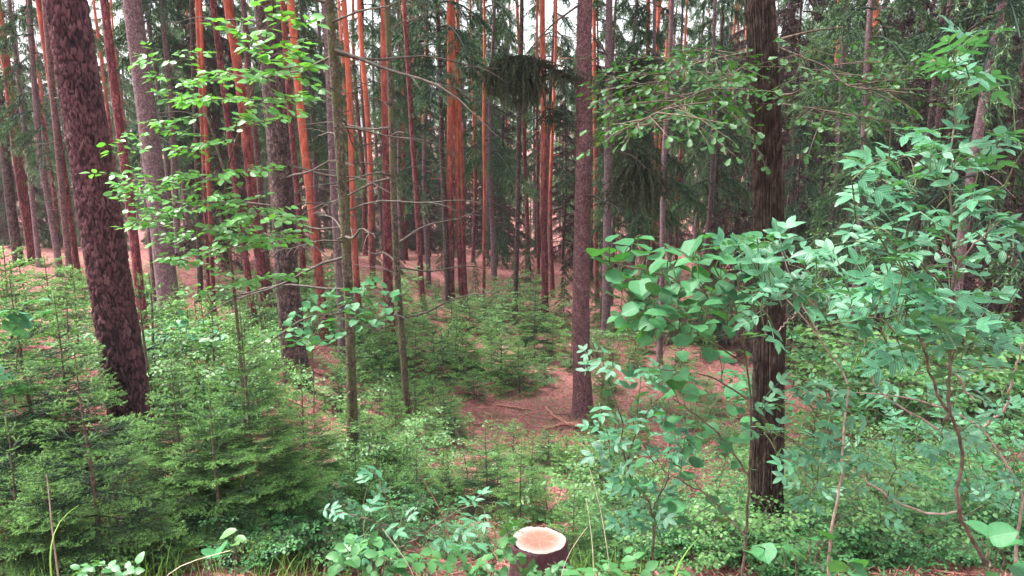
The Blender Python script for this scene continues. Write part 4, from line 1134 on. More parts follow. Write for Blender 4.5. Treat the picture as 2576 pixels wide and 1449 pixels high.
# --- leaves carried by the oak
def oak_leaves():
    t, bp, ax, rad, D = TREES[oak['label']]
    rng = np.random.default_rng(902)
    sides = [[(1895, 150, D - 0.6), (1779, 229, D - 1.0), (1701, 297, D - 1.4), (1570, 325, D - 1.5)],
             [(1895, 130, D - 0.6), (1760, 155, D - 0.8), (1660, 205, D - 1.0), (1530, 225, D - 1.0)],
             [(1960, 120, D - 0.6), (2077, 167, D - 0.8), (2134, 219, D - 1.2), (2300, 235, D - 1.4)],
             [(1970, 262, D - 0.5), (2060, 275, D - 0.9), (2140, 290, D - 1.2)],
             [(1800, 215, D - 1.0), (1720, 250, D - 1.5), (1640, 290, D - 1.9), (1540, 340, D - 2.0)]]
    fl = [((1700, 150), (1620, 140)), ((1779, 160), (1800, 120)), ((2077, 167), (2200, 150)), ((2134, 219), (2250, 200)), ((1850, 190), (1750, 180)), ((1830, 170), (1860, 230)), ((1760, 230), (1660, 250)), ((1720, 180), (1600, 190)), ((1740, 280), (1640, 320)), ((2160, 215), (2260, 260)), ((2050, 270), (2010, 300)), ((1850, 180), (1790, 250)), ((2010, 140), (2060, 120))]
    for P in sides:
        mb = MB(); sp = []
        spray(mb, sp, np.array([at(*q) - bp for q in P]), rng, 0.054, 0.55, 0.042, 0.008, 0.12, 0.15, wild=0.4)
        b = link('leafy_branch', mb.mesh('leafy_branch', M['stem']), t)
        add_leaves(b, 'oak', sp, rng, 110)
    for a, c in fl:
        mb = MB(); sp = []
        spray(mb, sp, np.array((at(*a, D - 0.9) - bp, at((a[0] + c[0]) / 2, (a[1] + c[1]) / 2, D - 1.1) - bp, at(*c, D - 1.3) - bp)), rng, 0.054, 0.45, 0.042, 0.004, 0.1, 0.15, wild=0.4)
        b = link('leafy_branch', mb.mesh('leafy_branch', M['stem']), t)
        add_leaves(b, 'oak', sp, rng, 60)
    for P in ([(1968, 98, D - 0.5), (2040, 78, D - 0.8), (2120, 68, D - 1.0)], [(1968, 240, D - 0.4), (2000, 235, D - 0.6), (2030, 215, D - 0.7)], [(1892, 215, D - 0.4), (1880, 250, D - 0.5), (1878, 280, D - 0.5)]):
        mb = MB(); Q = interp_path([at(*q) - bp for q in P], 10); tube(mb, Q, np.linspace(0.012, 0.004, 10), 5)
        link('bare_branch', mb.mesh('bare_branch', M['stem']), t)
oak_leaves()

# --- shrubs built from stems and leaf positions
def shrub(name, label, cat, foot, key, stems, leaves, size, seed, sprays=(), material='stem', group=None, spread=0.6):
    """foot: pixel and depth near the ground; stems: polylines of (x, y, depth, radius); leaves: (x, y, depth); sprays: (start, end, width)"""
    rng = np.random.default_rng(seed)
    base = at(*foot); base[2] = float(ground(base[0], base[1]))
    t = thing(name, label, cat, base, group)
    mb = MB(); mt_ = MB(); sp = []; allp = []
    for st in stems:
        P = np.array([at(x, y, d) - base for x, y, d, r in st]); n = max(8, len(P) * 5)
        if st is stems[0]: P = np.vstack((np.array((0, 0, -0.05)), P)); r = [st[0][3]] + [s[3] for s in st]
        else: r = [s[3] for s in st]
        Q = interp_path(P, n) + rng.normal(0, 0.003, (n, 3)); tube(mb, Q, 0.75 * np.interp(np.linspace(0, 1, n), np.linspace(0, 1, len(r)), r), 7); allp.append(Q)
    allp = np.concatenate(allp)
    for (a, b, w) in sprays:
        P = np.array((at(*a) - base, (at(*a) + at(*b)) / 2 - base + np.array((0, 0, 0.02)), at(*b) - base))
        spray(mb, sp, P, rng, size, w, size * 0.62, 0.004, 0.15, 0.15)
    far_ = lambda l: float(np.min(np.linalg.norm(allp - (at(*l) - base), axis=1)))
    for (x, y, d) in sorted(leaves, key=far_):                            # outer leaves hang on the twigs of the inner ones
        p = at(x, y, d) - base                                            # the middle of the leaf; its stalk reaches towards the nearest stem
        q = allp[np.argmin(np.linalg.norm(allp - p + np.array((0, 0, 0.05)), axis=1))]
        dr = p - q; dr[2] *= 0.35; dr = dr + rng.normal(0, spread * 0.12, 3)
        if np.linalg.norm(dr) < 1e-3: dr = np.array((1.0, 0, 0))
        dr = nrm(dr); dr[2] = np.clip(dr[2], -0.3, 0.35) + rng.normal(-0.05, 0.12); s = size * rng.uniform(0.8, 1.2)
        r0 = p - dr * s * 0.5
        T = interp_path((q, (q + r0) / 2 + np.array((0, 0, 0.02)), r0), 6); tube(mt_, T, np.linspace(0.0026, 0.0015, 6), 4); allp = np.vstack((allp, T[1:]))
        sp.append((r0, dr, s))
    link('stem', mb.mesh('stem', M[material]), t)
    if mt_.V: link('leaf_stalk', mt_.mesh('leaf_stalk', M['stalk']), t, kind='stuff')
    add_leaves(t, key, sp, rng)
    return t

r3 = lambda x, y: (1258 + 0.521 * x, 0.521 * y)
r4 = lambda x, y: (1884 + 0.521 * x, 0.521 * y)
r6 = lambda x, y: (629 + 0.5225 * x, 692 + 0.5225 * y)
r7 = lambda x, y: (1258 + 0.5225 * x, 692 + 0.5225 * y)
r8 = lambda x, y: (1884 + 0.5225 * x, 692 + 0.5225 * y)
jr = random.Random(31)
def around(pts, d, n=1, sx=0, sd=0.15):
    out = []
    for (x, y) in pts:
        for k in range(n): out.append((x + jr.uniform(-sx, sx), y + jr.uniform(-sx, sx) * 0.7, d + jr.uniform(-sd, sd)))
    return out
def cloud(poly, n, d, sd):
    xs = [p[0] for p in poly]; ys = [p[1] for p in poly]; out = []
    def inside(x, y):
        c = False; j = len(poly) - 1
        for i in range(len(poly)):
            if (ys[i] > y) != (ys[j] > y) and x < (xs[j] - xs[i]) * (y - ys[i]) / (ys[j] - ys[i]) + xs[i]: c = not c
            j = i
        return c
    tries = 0
    while len(out) < n and tries < 20000:
        tries += 1
        x, y = jr.uniform(min(xs), max(xs)), jr.uniform(min(ys), max(ys))
        if not inside(x, y): continue
        if any(abs(x - q[0]) < 17 and abs(y - q[1]) < 12 for q in out[-40:]) and tries < 9000: continue
        out.append((x, y, d + jr.uniform(-sd, sd)))
    return out

# hazel with round leaves in front of the oak
hz = cloud([(1475, 650), (1560, 585), (1700, 590), (1900, 600), (1960, 680), (1900, 760), (1880, 850), (1760, 850), (1640, 870), (1560, 880), (1530, 760), (1540, 690)], 160, 3.3, 0.35)
hz += cloud([(1620, 900), (1880, 880), (1880, 1120), (1700, 1130), (1590, 1010)], 50, 3.8, 0.35)
hz += cloud([(1560, 1100), (1900, 1130), (1880, 1330), (1640, 1330)], 24, 3.9, 0.3)
shrub('hazel_shrub', 'hazel shrub with round green leaves in front of the oak trunk', 'shrub', (1870, 1440, 3.7), 'hazel',
      [[(1880, 1300, 3.7, .010), (1893, 1050, 3.6, .009), (1880, 922, 3.5, .008), (1864, 828, 3.4, .006), (1828, 718, 3.3, .005), (1780, 640, 3.2, .003)],
       [(1864, 828, 3.4, .006), (1780, 740, 3.3, .005), (1640, 680, 3.25, .004), (1500, 655, 3.2, .002)], [(1880, 922, 3.5, .006), (1780, 850, 3.4, .005), (1640, 790, 3.4, .004), (1560, 770, 3.4, .003)],
       [(1890, 1010, 3.6, .006), (1780, 940, 3.6, .005), (1660, 930, 3.6, .003)], [(1885, 1200, 3.7, .007), (1800, 1080, 3.7, .005), (1690, 1000, 3.6, .003)],
       [(1875, 1350, 3.7, .007), (1790, 1250, 3.8, .005), (1660, 1180, 3.8, .003)], [(1828, 718, 3.3, .004), (1720, 630, 3.2, .003), (1620, 600, 3.2, .002)]], hz, 0.078, 911)

# elder with the forked stem and pale leaf tips
ep = around([(1470, 885), (1500, 872), (1490, 905), (1520, 890), (1475, 925), (1510, 925), (1540, 930), (1620, 935), (1655, 925), (1690, 945), (1600, 955), (1640, 965), (1665, 975), (1700, 930), (1560, 965), (1580, 985),
             (1530, 1000), (1510, 1040), (1550, 1050), (1500, 1075), (1535, 1090), (1590, 1020), (1630, 1005), (1480, 1110), (1520, 1140), (1560, 1120), (1605, 1060), (1650, 1040), (1680, 1070)], 4.0, 1, 6, 0.25)
ep += cloud([(1470, 1100), (1700, 1040), (1800, 1100), (1700, 1180), (1540, 1200)], 40, 4.0, 0.3)
ep += cloud([(1540, 1210), (1700, 1230), (1680, 1340), (1560, 1330)], 26, 4.1, 0.2)
shrub('elder_shrub', 'elder with a dark forked stem and pale leaf tips right of the pinkish spruce foot', 'shrub', (1648, 1440, 4.1), 'elder',
      [[(1645, 1282, 4.1, .010), (1619, 1235, 4.1, .009), (1571, 1194, 4.1, .008), (1592, 1100, 4.0, .006), (1624, 1032, 4.0, .005), (1676, 985, 4.0, .003)],
       [(1571, 1194, 4.1, .006), (1566, 1058, 4.0, .005), (1530, 950, 4.0, .004), (1490, 890, 4.0, .003)], [(1645, 1282, 4.1, .007), (1680, 1200, 4.1, .005), (1700, 1110, 4.1, .003)]], ep, 0.135, 912)

# tall elder on the right with big pale leaves
el = cloud([(2040, 620), (2200, 560), (2560, 560), (2570, 960), (2150, 940), (2030, 780)], 90, 2.9, 0.4) + around([r4(*p) for p in [(990, 200), (1090, 190), (950, 300), (1060, 350), (1110, 400), (920, 350), (1010, 260), (800, 640), (720, 740), (930, 740), (820, 820), (640, 800), (500, 800), (540, 920), (700, 910), (760, 930), (580, 1010), (640, 1110), (540, 1120),
     (640, 1220), (700, 1230), (770, 1200), (700, 1400), (600, 1370), (860, 1340), (920, 1390), (960, 830), (1080, 800), (1150, 900), (1060, 960), (1180, 790), (1240, 690), (1290, 680), (870, 1040), (960, 1100), (1110, 1010), (1220, 1080), (880, 720), (980, 640)]], 2.5, 3, 30, 0.3)
el += around([r8(*p) for p in [(700, 150), (560, 200), (640, 350), (700, 390), (800, 120), (900, 90), (1050, 220), (480, 140), (600, 120), (860, 200), (980, 160), (740, 240), (900, 280), (1100, 330), (1180, 250), (1000, 330)]], 2.4, 3, 30, 0.2)
shrub('elder_shrub', 'tall elder with large pale pointed leaves and a crooked grey stem on the right', 'shrub', (2500, 1445, 2.7), 'elder',
      [[(*r8(1160, 1400), 2.7, .014), (*r8(1050, 1240), 2.7, .013), (*r8(1000, 1100), 2.6, .012), (*r8(1010, 950), 2.6, .010), (*r8(1050, 870), 2.6, .009), (*r8(980, 700), 2.5, .008), (*r8(880, 520), 2.5, .007), (*r8(840, 310), 2.4, .005), (*r8(760, 180), 2.4, .003)],
       [(*r8(960, 700), 2.5, .008), (*r8(970, 380), 2.5, .006), (2395, 755, 2.5, .006), (2405, 662, 2.5, .005), (2470, 600, 2.5, .004), (2525, 547, 2.5, .003)],
       [(2405, 662, 2.5, .005), (2380, 590, 2.4, .004), (2280, 500, 2.4, .003), (2180, 420, 2.4, .002)], [(2400, 700, 2.5, .004), (2390, 480, 2.5, .004), (2400, 300, 2.5, .003), (2405, 130, 2.5, .002)],
       [(2395, 755, 2.5, .005), (2300, 640, 2.4, .004), (2220, 600, 2.4, .002)], [(2390, 480, 2.5, .003), (2300, 390, 2.5, .003), (2140, 415, 2.5, .002)]], el, 0.13, 913)

# pale crooked stems with elder leaves, right foreground
e3x = cloud([(1990, 1000), (2560, 960), (2570, 1280), (2300, 1330), (2000, 1280)], 90, 3.6, 0.5)
e3 = e3x + around([r8(*p) for p in [(400, 600), (270, 640), (150, 590), (480, 680), (560, 640), (330, 770), (100, 720), (70, 760), (920, 800), (820, 830), (870, 560), (380, 500), (450, 560), (620, 560), (230, 560), (120, 650), (300, 830), (200, 880), (460, 800), (560, 880), (640, 930), (500, 940),
     (250, 900), (380, 880), (700, 720), (760, 760), (1020, 690), (1080, 760), (1160, 640), (1220, 700), (1010, 790), (1280, 590)]], 3.2, 3, 34, 0.35)
shrub('elder_shrub', 'low spreading elder with pale crooked twigs right of the oak foot', 'shrub', (2560, 1400, 3.3), 'elder',
      [[(*r8(1324, 1050), 3.2, .012), (*r8(1280, 960), 3.2, .011), (*r8(1130, 730), 3.2, .009), (*r8(960, 640), 3.2, .006), (*r8(800, 600), 3.2, .005), (*r8(560, 560), 3.2, .004), (*r8(400, 560), 3.2, .003)],
       [(*r8(1130, 730), 3.2, .008), (*r8(1255, 625), 3.1, .007), (*r8(1250, 560), 3.1, .006), (*r8(1320, 330), 3.0, .004)], [(*r8(1080, 600), 3.2, .006), (*r8(980, 450), 3.2, .006), (*r8(870, 360), 3.2, .004)],
       [(*r8(1000, 800), 3.2, .006), (*r8(860, 710), 3.2, .006), (*r8(660, 590), 3.2, .006), (*r8(580, 490), 3.2, .005), (*r8(640, 390), 3.1, .003)],
       [(*r8(1000, 1140), 3.3, .006), (*r8(920, 1160), 3.3, .006), (*r8(720, 1100), 3.3, .005), (*r8(500, 940), 3.3, .004), (*r8(220, 800), 3.2, .003)]], e3, 0.11, 914, material='pale_stem')

# upper left part of the elder leaves in front of the oak
e4 = around([r4(*p) for p in [(150, 1150), (40, 1180), (130, 1260), (200, 1200), (60, 1300), (10, 1150), (240, 1280), (300, 1340), (200, 1360), (120, 1390), (340, 1400), (420, 1300), (380, 1260), (40, 1420), (-60, 1250), (-100, 1180)]] , 2.9, 2, 20, 0.2)
e4 += around([r8(*p) for p in [(60, 30), (130, 20), (100, 120), (30, 200), (220, 60), (300, 100), (360, 40), (90, 270), (250, 160), (420, 90)]], 2.9, 2, 22, 0.2)
shrub('elder_shrub', 'elder branch with pale pointed leaves crossing in front of the oak trunk', 'shrub', (2150, 1440, 3.1), 'elder',
      [[(*r8(380, 1380), 3.1, .010), (*r8(400, 1180), 3.0, .009), (*r8(445, 960), 3.0, .008), (*r8(480, 450), 3.0, .007), (*r8(390, 400), 3.0, .006), (*r8(330, 280), 2.9, .005), (*r8(230, 170), 2.9, .004), (*r8(120, 60), 2.9, .003)],
       [(*r8(330, 280), 2.9, .004), (*r8(200, 20), 2.9, .003), (1960, 610, 2.9, .002)], [(*r8(230, 170), 2.9, .004), (1990, 800, 2.9, .003), (1950, 840, 2.9, .002)]], e4, 0.13, 915, material='pale_stem')

# low elder at the bottom
e5 = around([r6(*p) for p in [(370, 1120), (430, 1150), (510, 1160), (620, 1060), (560, 980), (590, 940), (690, 1110), (620, 1200), (760, 1140), (700, 1230), (500, 1270), (560, 1300), (830, 1140), (1050, 1090), (1110, 1060), (1180, 1100), (960, 1120), (1060, 1170), (1000, 1240), (1240, 1220), (900, 1200), (550, 1350),
     (640, 1290), (740, 1310), (820, 1250), (900, 1290), (990, 1320), (460, 1340), (660, 1380), (850, 1370), (1080, 1310), (1130, 1180), (400, 1200), (580, 1110), (700, 1020), (640, 980)]], 3.9, 1, 8, 0.3)
shrub('elder_shrub', 'low elder with blue green leaves at the bottom left of the cut stump', 'shrub', (1010, 1435, 4.1), 'elder',
      [[(1010, 1400, 4.1, .008), (1000, 1330, 4.0, .007), (980, 1270, 3.9, .006), (950, 1200, 3.9, .004), (935, 1180, 3.9, .003)], [(1000, 1330, 4.0, .006), (900, 1300, 3.9, .004), (825, 1280, 3.9, .003)],
       [(1005, 1380, 4.0, .006), (1100, 1320, 3.9, .005), (1180, 1270, 3.9, .004), (1210, 1240, 3.9, .003)], [(1000, 1340, 4.0, .005), (1040, 1280, 3.9, .003), (1060, 1260, 3.9, .003)]], e5, 0.13, 916)

# leafy sapling in front of the mossy pole
lf = cloud([(720, 790), (800, 740), (900, 720), (950, 690), (1000, 740), (990, 810), (900, 830), (800, 880), (730, 880)], 110, 7.0, 0.5)
shrub('hazel_shrub', 'small leafy hazel in front of the mossy pole', 'shrub', (790, 1180, 7.2), 'hazel',
      [[(790, 1000, 7.2, .009), (785, 880, 7.1, .008), (800, 800, 7.0, .006), (880, 760, 6.9, .004), (960, 725, 6.9, .003)], [(785, 880, 7.1, .005), (740, 850, 7.0, .004)], [(800, 800, 7.0, .004), (900, 800, 6.9, .003), (980, 780, 6.9, .002)]], lf, 0.085, 917)

# maple leaves at the left edge
shrub('maple_sapling', 'maple sapling with broad pale leaves at the left edge', 'sapling', (30, 1140, 5.6), 'maple',
      [[(35, 1000, 5.6, .007), (45, 880, 5.5, .006), (50, 800, 5.5, .004)], [(45, 880, 5.5, .004), (100, 820, 5.4, .003)]],
      around([(10, 790), (45, 785), (70, 805), (80, 760), (30, 830), (95, 830), (110, 790), (15, 960), (40, 975)], 5.4, 1, 6, 0.1), 0.16, 918)
# pale leaved sapling behind the big pine
lf2 = cloud([(350, 850), (420, 815), (520, 815), (560, 850), (500, 890), (380, 900)], 45, 9.0, 0.5)
shrub('maple_sapling', 'pale leaved maple seedlings behind the right side of the big pine', 'sapling', (450, 1000, 9.2), 'maple',
      [[(450, 950, 9.2, .008), (450, 880, 9.1, .006), (440, 830, 9.0, .004)], [(450, 880, 9.1, .004), (520, 840, 9.0, .003)]], lf2, 0.17, 919)

# brambles and low broad leaves along the bottom edge
for i, (pts, foot, key, sz, lab) in enumerate([
    ([(2000, 1390), (2040, 1360), (2080, 1355), (1930, 1380), (1900, 1395), (2060, 1390)], (2020, 1470, 2.6), 'hazel', .085, 'three broad bright leaves low at the bottom below the oak'),
    ([(2140, 1420), (2170, 1440), (2110, 1435)], (2150, 1500, 2.2), 'hazel', .08, 'big toothed leaf at the bottom edge right of the oak foot'),
    ([(2510, 1340), (2530, 1370), (2470, 1345), (2490, 1440), (2560, 1440)], (2510, 1500, 2.1), 'hazel', .085, 'large round leaves at the bottom right corner'),
    ([(870, 1370), (930, 1360), (900, 1400), (970, 1390), (1040, 1420), (850, 1420), (920, 1440), (1000, 1440), (1080, 1400)], (950, 1500, 3.3), 'bramble', .12, 'bramble with broad three part leaves under the low elder'),
    ([(230, 1430), (260, 1420), (200, 1440), (330, 1435), (290, 1445)], (250, 1500, 3.2), 'bramble', .075, 'bramble leaves at the bottom edge on the left'),
    ([(1160, 1390), (1210, 1420), (1250, 1400), (1260, 1440), (1190, 1440), (1130, 1430), (1285, 1360), (1275, 1330)], (1210, 1500, 3.8), 'bramble', .115, 'bramble leaves hugging the left side of the cut stump'),
    ([(1560, 1430), (1600, 1400), (1640, 1430), (1520, 1440), (1700, 1440), (1480, 1440), (1590, 1445)], (1600, 1500, 3.4), 'bramble', .115, 'bramble leaves at the bottom edge right of the cut stump'),
    ([(1300, 1432), (1330, 1440), (1365, 1436), (1400, 1428), (1425, 1440), (1290, 1405), (1345, 1447), (1390, 1446)], (1350, 1500, 4.3), 'bramble', .10, 'bramble leaves in front of the foot of the cut stump'),
    ([(590, 1370), (600, 1350), (615, 1360), (585, 1345)], (590, 1460, 3.6), 'bush', .07, 'thin pale seedling sprouting from the grass on the left'),
    ([(530, 1390), (560, 1385)], (540, 1470, 3.4), 'hazel', .10, 'single long leaf low in the grass on the left'),
]):
    stems = [[(foot[0] + (x - foot[0]) * 0.5, (foot[1] + y) / 2 + 5, foot[2], .004), (x, y + 6, foot[2], .0025)] for x, y in pts[:4]]
    shrub('bramble' if key == 'bramble' else 'seedling', lab, 'low plant', foot, key, stems, around(pts, foot[2], 2 if key == 'bramble' else 1, 10, 0.08), sz, 930 + i)

# ------------------------------------------------------------------ bushes further off (too small to show each leaf)
def bush_meshes(seed, H, W, n, size, key):
    rng = np.random.default_rng(seed); ms = MB(); specs = []
    for s in range(7):
        az = rng.uniform(0, 6.28); l = W * rng.uniform(0.3, 1); h = H * rng.uniform(0.6, 1)
        P = interp_path([(0.03 * math.cos(az), 0.03 * math.sin(az), -0.05), (0.4 * l * math.cos(az), 0.4 * l * math.sin(az), 0.6 * h), (l * math.cos(az), l * math.sin(az), h)], 9)
        tube(ms, P, np.linspace(0.007, 0.002, 9), 5)
        for j in range(5):
            i = rng.integers(2, 8); a2 = az + rng.normal(0, 1.0); e = P[i] + np.array((math.cos(a2), math.sin(a2), rng.uniform(-0.05, 0.35))) * W * rng.uniform(0.3, 0.6)
            spray(ms, specs, np.array((P[i], (P[i] + e) / 2, e)), rng, size, size * 2.4, size * 0.85, 0.002, 0.1, 0.15)
    rng.shuffle(specs); specs = specs[:n]
    mb = MB()
    for (p, d, sz) in specs:
        m = np.array(leaf_matrix(p, d, (rng.normal(0, 0.3), rng.normal(0, 0.3), 1), rng.normal(0, 0.3), sz))
        me, V, F = LEAF[key][int(rng.integers(0, 5))]; W_ = V @ m[:3, :3].T + m[:3, 3]; nb_ = mb.n
        mb.V.append(W_); mb.T.append(np.full(len(W_), rng.uniform(0.15, 0.95))); mb.n += len(W_)
        for k, f in zip((3, 4), F):
            if f is not None: mb.F[k].append(f + nb_)
    return ms.mesh('stem', M['stem']), mb.mesh('foliage', LEAF[key][0][0].materials[0])
BUSH = [bush_meshes(81, 1.2, 0.7, 1100, 0.056, 'bush'), bush_meshes(82, 0.9, 0.7, 900, 0.052, 'bush'), bush_meshes(83, 1.5, 0.8, 900, 0.068, 'hazel'), bush_meshes(84, 0.45, 0.5, 360, 0.066, 'bramble')]
BROOT = {}
def put_bush(k, loc, sc, label, cat, name, group=None, rz=0.0):
    key = (k, name)
    if key not in BROOT:
        t = thing(name, label, cat, loc, group, rz); t.scale = (sc,) * 3
        link('stem', BUSH[k][0], t); link('foliage', BUSH[k][1], t, kind='stuff'); BROOT[key] = t; return t
    return copy_tree(BROOT[key], loc, rz, sc, label, group)
for (x0, y0, x1, y1, n, ks, sr, grp, lab, nm, cat) in [
    (1180, 770, 1440, 860, 16, (0, 1), (0.8, 1.4), 'pale bushes behind the young spruces', 'pale green bush around the feet of the central pines', 'leafy_bush', 'bush'),
    (300, 730, 1250, 840, 40, (1, 3, 0), (0.6, 1.2), 'low bushes among the trunks', 'low green bush among the trunks', 'leafy_bush', 'bush'),
    (2030, 1010, 2570, 1160, 18, (0, 2, 0), (1.5, 2.3), 'tall bushes on the right', 'tall leafy bush on the right', 'leafy_bush', 'bush'),
    (1480, 800, 1900, 900, 18, (0, 1, 2), (0.8, 1.4), 'bushes behind the hazel', 'green bush in the distance between the hazel and the pines', 'leafy_bush', 'bush'),
    (2000, 850, 2570, 1010, 26, (0, 1, 2), (0.9, 1.7), 'bushes under the dark spruces', 'leafy bush below the dark spruces on the right', 'leafy_bush', 'bush'),
    (1950, 1050, 2570, 1420, 34, (1, 2, 3, 3), (0.6, 1.1), 'undergrowth right of the oak', 'leafy undergrowth plant on the slope right of the oak', 'undergrowth_plant', 'bush'),
    (1600, 930, 1900, 1090, 14, (1, 3, 3), (0.5, 0.9), 'low green plants around the small stumps', 'low plant around the small stumps', 'undergrowth_plant', 'bush'),
    (350, 880, 880, 1100, 26, (1, 3, 1), (0.6, 1.0), 'low bushes on the near left slope', 'low bush on the near left slope', 'leafy_bush', 'bush'),
    (880, 820, 1450, 1010, 30, (0, 1, 3), (0.5, 0.9), 'low bushes in the hollow', 'low bush in the hollow', 'leafy_bush', 'bush'),
    (880, 1080, 1560, 1330, 22, (3, 1), (0.4, 0.75), 'low plants on the near slope', 'low plant on the near slope', 'undergrowth_plant', 'bush'),
    (1880, 1240, 2570, 1447, 46, (1, 3, 3), (0.45, 0.85), 'low plants at the bottom right', 'low plant at the bottom right', 'undergrowth_plant', 'bush'),
    (1450, 1310, 1900, 1447, 18, (1, 3, 3), (0.4, 0.7), 'low plants right of the cut stump', 'low plant right of the cut stump', 'undergrowth_plant', 'bush'),
    (1480, 1120, 1900, 1420, 24, (3, 1, 3), (0.5, 0.8), 'undergrowth left of the oak', 'low leafy plant between the cut stump and the oak', 'undergrowth_plant', 'bush'),
    (560, 1330, 1290, 1445, 22, (3,), (0.5, 0.8), 'low leaves along the bottom', 'low leafy plant in the grass along the bottom edge', 'undergrowth_plant', 'bush'),
    (380, 800, 900, 880, 12, (1, 3), (0.7, 1.2), 'bushes on the left slope', 'low green bush among the trunks on the left slope', 'leafy_bush', 'bush'),
]:
    k = 0
    while k < n:
        x, y = rs.uniform(x0, x1), rs.uniform(y0, y1)
        if in_clear(x, y): continue
        bp, D = hit(x, y); kk = rs.choice(ks); o_ = put_bush(kk, bp, rs.uniform(*sr), lab, cat, nm, grp, rs.uniform(0, 6.28)); k += 1
        NAMED.append((o_, {0: 'small leaved bush', 1: 'low pale bush', 2: 'round leaved bush', 3: 'low three leaved plant'}[kk], bp))
name_by_landmark(NAMED)
# two leafy saplings with layered twigs on the right
for (px, py, apex, lab) in [((2060), 1010, 330, 'slender leafy sapling with tiny leaves right of the oak trunk'), ((2480), 1080, 640, 'bright leafy sapling below the darkest spruce')]:
    bp, D = hit(px, py); h = plane_y(px, apex, bp[1])[2] - bp[2]
    t = thing('leafy_sapling', lab, 'sapling', bp)
    rng = np.random.default_rng(px); ms = MB(); specs = []
    st = interp_path([(0, 0, -0.05), (0.1, 0, h * 0.5), (0.0, 0.1, h)], 20); tube(ms, st, np.linspace(0.022, 0.004, 20), 6)
    for j in range(46):
        i = rng.integers(5, 20); az = rng.uniform(0, 6.28); l = (1.3 - i / 20) * rng.uniform(0.5, 1.0) * 1.0
        e = st[i] + np.array((math.cos(az) * l, math.sin(az) * l, rng.uniform(0, 0.25) * l)); spray(ms, specs, np.array((st[i], (st[i] + e) / 2 + np.array((0, 0, 0.03)), e)), rng, 0.075, 0.28, 0.075, 0.004, 0.1, 0.1)
    link('stem', ms.mesh('stem', M['stem']), t); add_leaves(t, 'bush', specs, rng, 120)

# ------------------------------------------------------------------ stumps
def stump(px, py, wpx, hgt, label, seed, cz=0.0):
    rng = np.random.default_rng(seed)
    # the cut face's middle pixel: find the depth at which it stands hgt above the ground
    D = 3.0
    while D < 60:
        p = at(px, py, D)
        if p[2] - hgt < ground(p[0], p[1]): break
        D += 0.02
    p = at(px, py, D); r0 = 0.5 * wpx * D / FPX
    base = np.array((p[0], p[1], float(ground(p[0], p[1])))); h = p[2] - base[2]
    t = thing('tree_stump', label, 'stump', base)
    n = 72; a = np.linspace(0, 2 * np.pi, n, endpoint=False)
    lob = 1 + 0.035 * np.sin(2 * a + seed) + 0.025 * np.sin(3 * a + 1) + 0.015 * np.sin(7 * a)
    z = np.concatenate((np.linspace(-0.12, h - 0.012, 18), (h - 0.004, h)))
    mb = MB(); d = np.zeros((len(z), n))
    for i, zz in enumerate(z):
        fl = 1 + 0.25 * math.exp(-max(zz, 0) / 0.12) * (1 + 0.4 * np.cos(a * 5 + seed))
        d[i] = r0 * (lob * fl - 1) + 0.006 * np.sin(a * 27 + 3 * np.sin(zz * 9)) + rng.normal(0, 0.003, n)
    d[-2] = r0 * (lob - 1) + rng.normal(0, 0.002, n); d[-1] = r0 * (lob * 0.965 - 1)
    tube(mb, np.stack((0 * z, 0 * z, z), 1), np.full(len(z), r0), n, cap=False, disp=d)
    link('bark', mb.mesh('bark', M['pine_bark']), t)
    mc = MB(); V = [(0, 0, 0)]; rings = 6
    for k in range(1, rings + 1):
        for i in range(n):
            rr = r0 * lob[i] * 0.968 * k / rings; V.append((rr * math.cos(a[i]), rr * math.sin(a[i]), rng.normal(0, 0.0015)))
    F4 = [(1 + k * n + i, 1 + k * n + (i + 1) % n, 1 + (k - 1) * n + (i + 1) % n, 1 + (k - 1) * n + i) for k in range(1, rings) for i in range(n)]
    F3 = [(0, 1 + i, 1 + (i + 1) % n) for i in range(n)]
    me = mesh('cut_face', np.array(V), [np.array(F3), np.array(F4)], M['cut'])
    sc = r0 / 0.175
    # tube rings are ordered by its own frame, so the face is laid a hair above the rim
    link('cut_face', me, t, loc=(0, 0, h + 0.001))
    return t
stump(1356, 1358, 136, 0.34, 'freshly cut stump with pale orange top in the foreground', 3)
stump(1726, 1098, 28, 0.20, 'small cut stump between the elder and the oak', 5)
stump(1713, 893, 25, 0.18, 'far stump with a white cut face left of the oak', 8)

# ------------------------------------------------------------------ fallen branches, sticks, stalks
def fallen(label, pts, r, seed, material='fallen', lift=0.03, name='fallen_branch', cat='branch', side=2):
    rng = np.random.default_rng(seed); P = []
    for x, y in pts:
        p, D = hit(x, y); p = p + np.array((0, 0, r + lift)); P.append(p)
    base = P[0] - np.array((0, 0, r + lift)); t = thing(name, label, cat, base)
    Q = interp_path(P, 14) - base + rng.normal(0, 0.006, (14, 3)); mb = MB(); tube(mb, Q, np.linspace(r, r * 0.5, 14), 8); link('stick', mb.mesh('stick', M[material]), t)
    for k in range(side):
        i = rng.integers(3, 12); mb = MB(); d = rng.normal(0, 1, 3); d[2] = abs(d[2]) * 0.3; d = nrm(d)
        l = rng.uniform(0.12, 0.35); tube(mb, [Q[i], Q[i] + d * l * 0.5 + np.array((0, 0, 0.02)), Q[i] + d * l], [r * 0.5, r * 0.35, r * 0.2], 5); link('side_twig', mb.mesh('side_twig', M[material]), t)
fallen('thick reddish fallen branch lying at the foot of the pinkish spruce', [(1462, 1083), (1425, 1075), (1368, 1090)], 0.055, 1)
fallen('long curved fallen branch at the back of the litter clearing', [(1250, 1026), (1290, 1030), (1345, 1040)], 0.03, 2)
fallen('bent fallen branch leading to the thick one', [(1372, 1030), (1395, 1055), (1430, 1075)], 0.028, 3)
fallen('thin fallen branch along the front of the litter clearing', [(1190, 1075), (1260, 1062), (1330, 1072)], 0.02, 4)
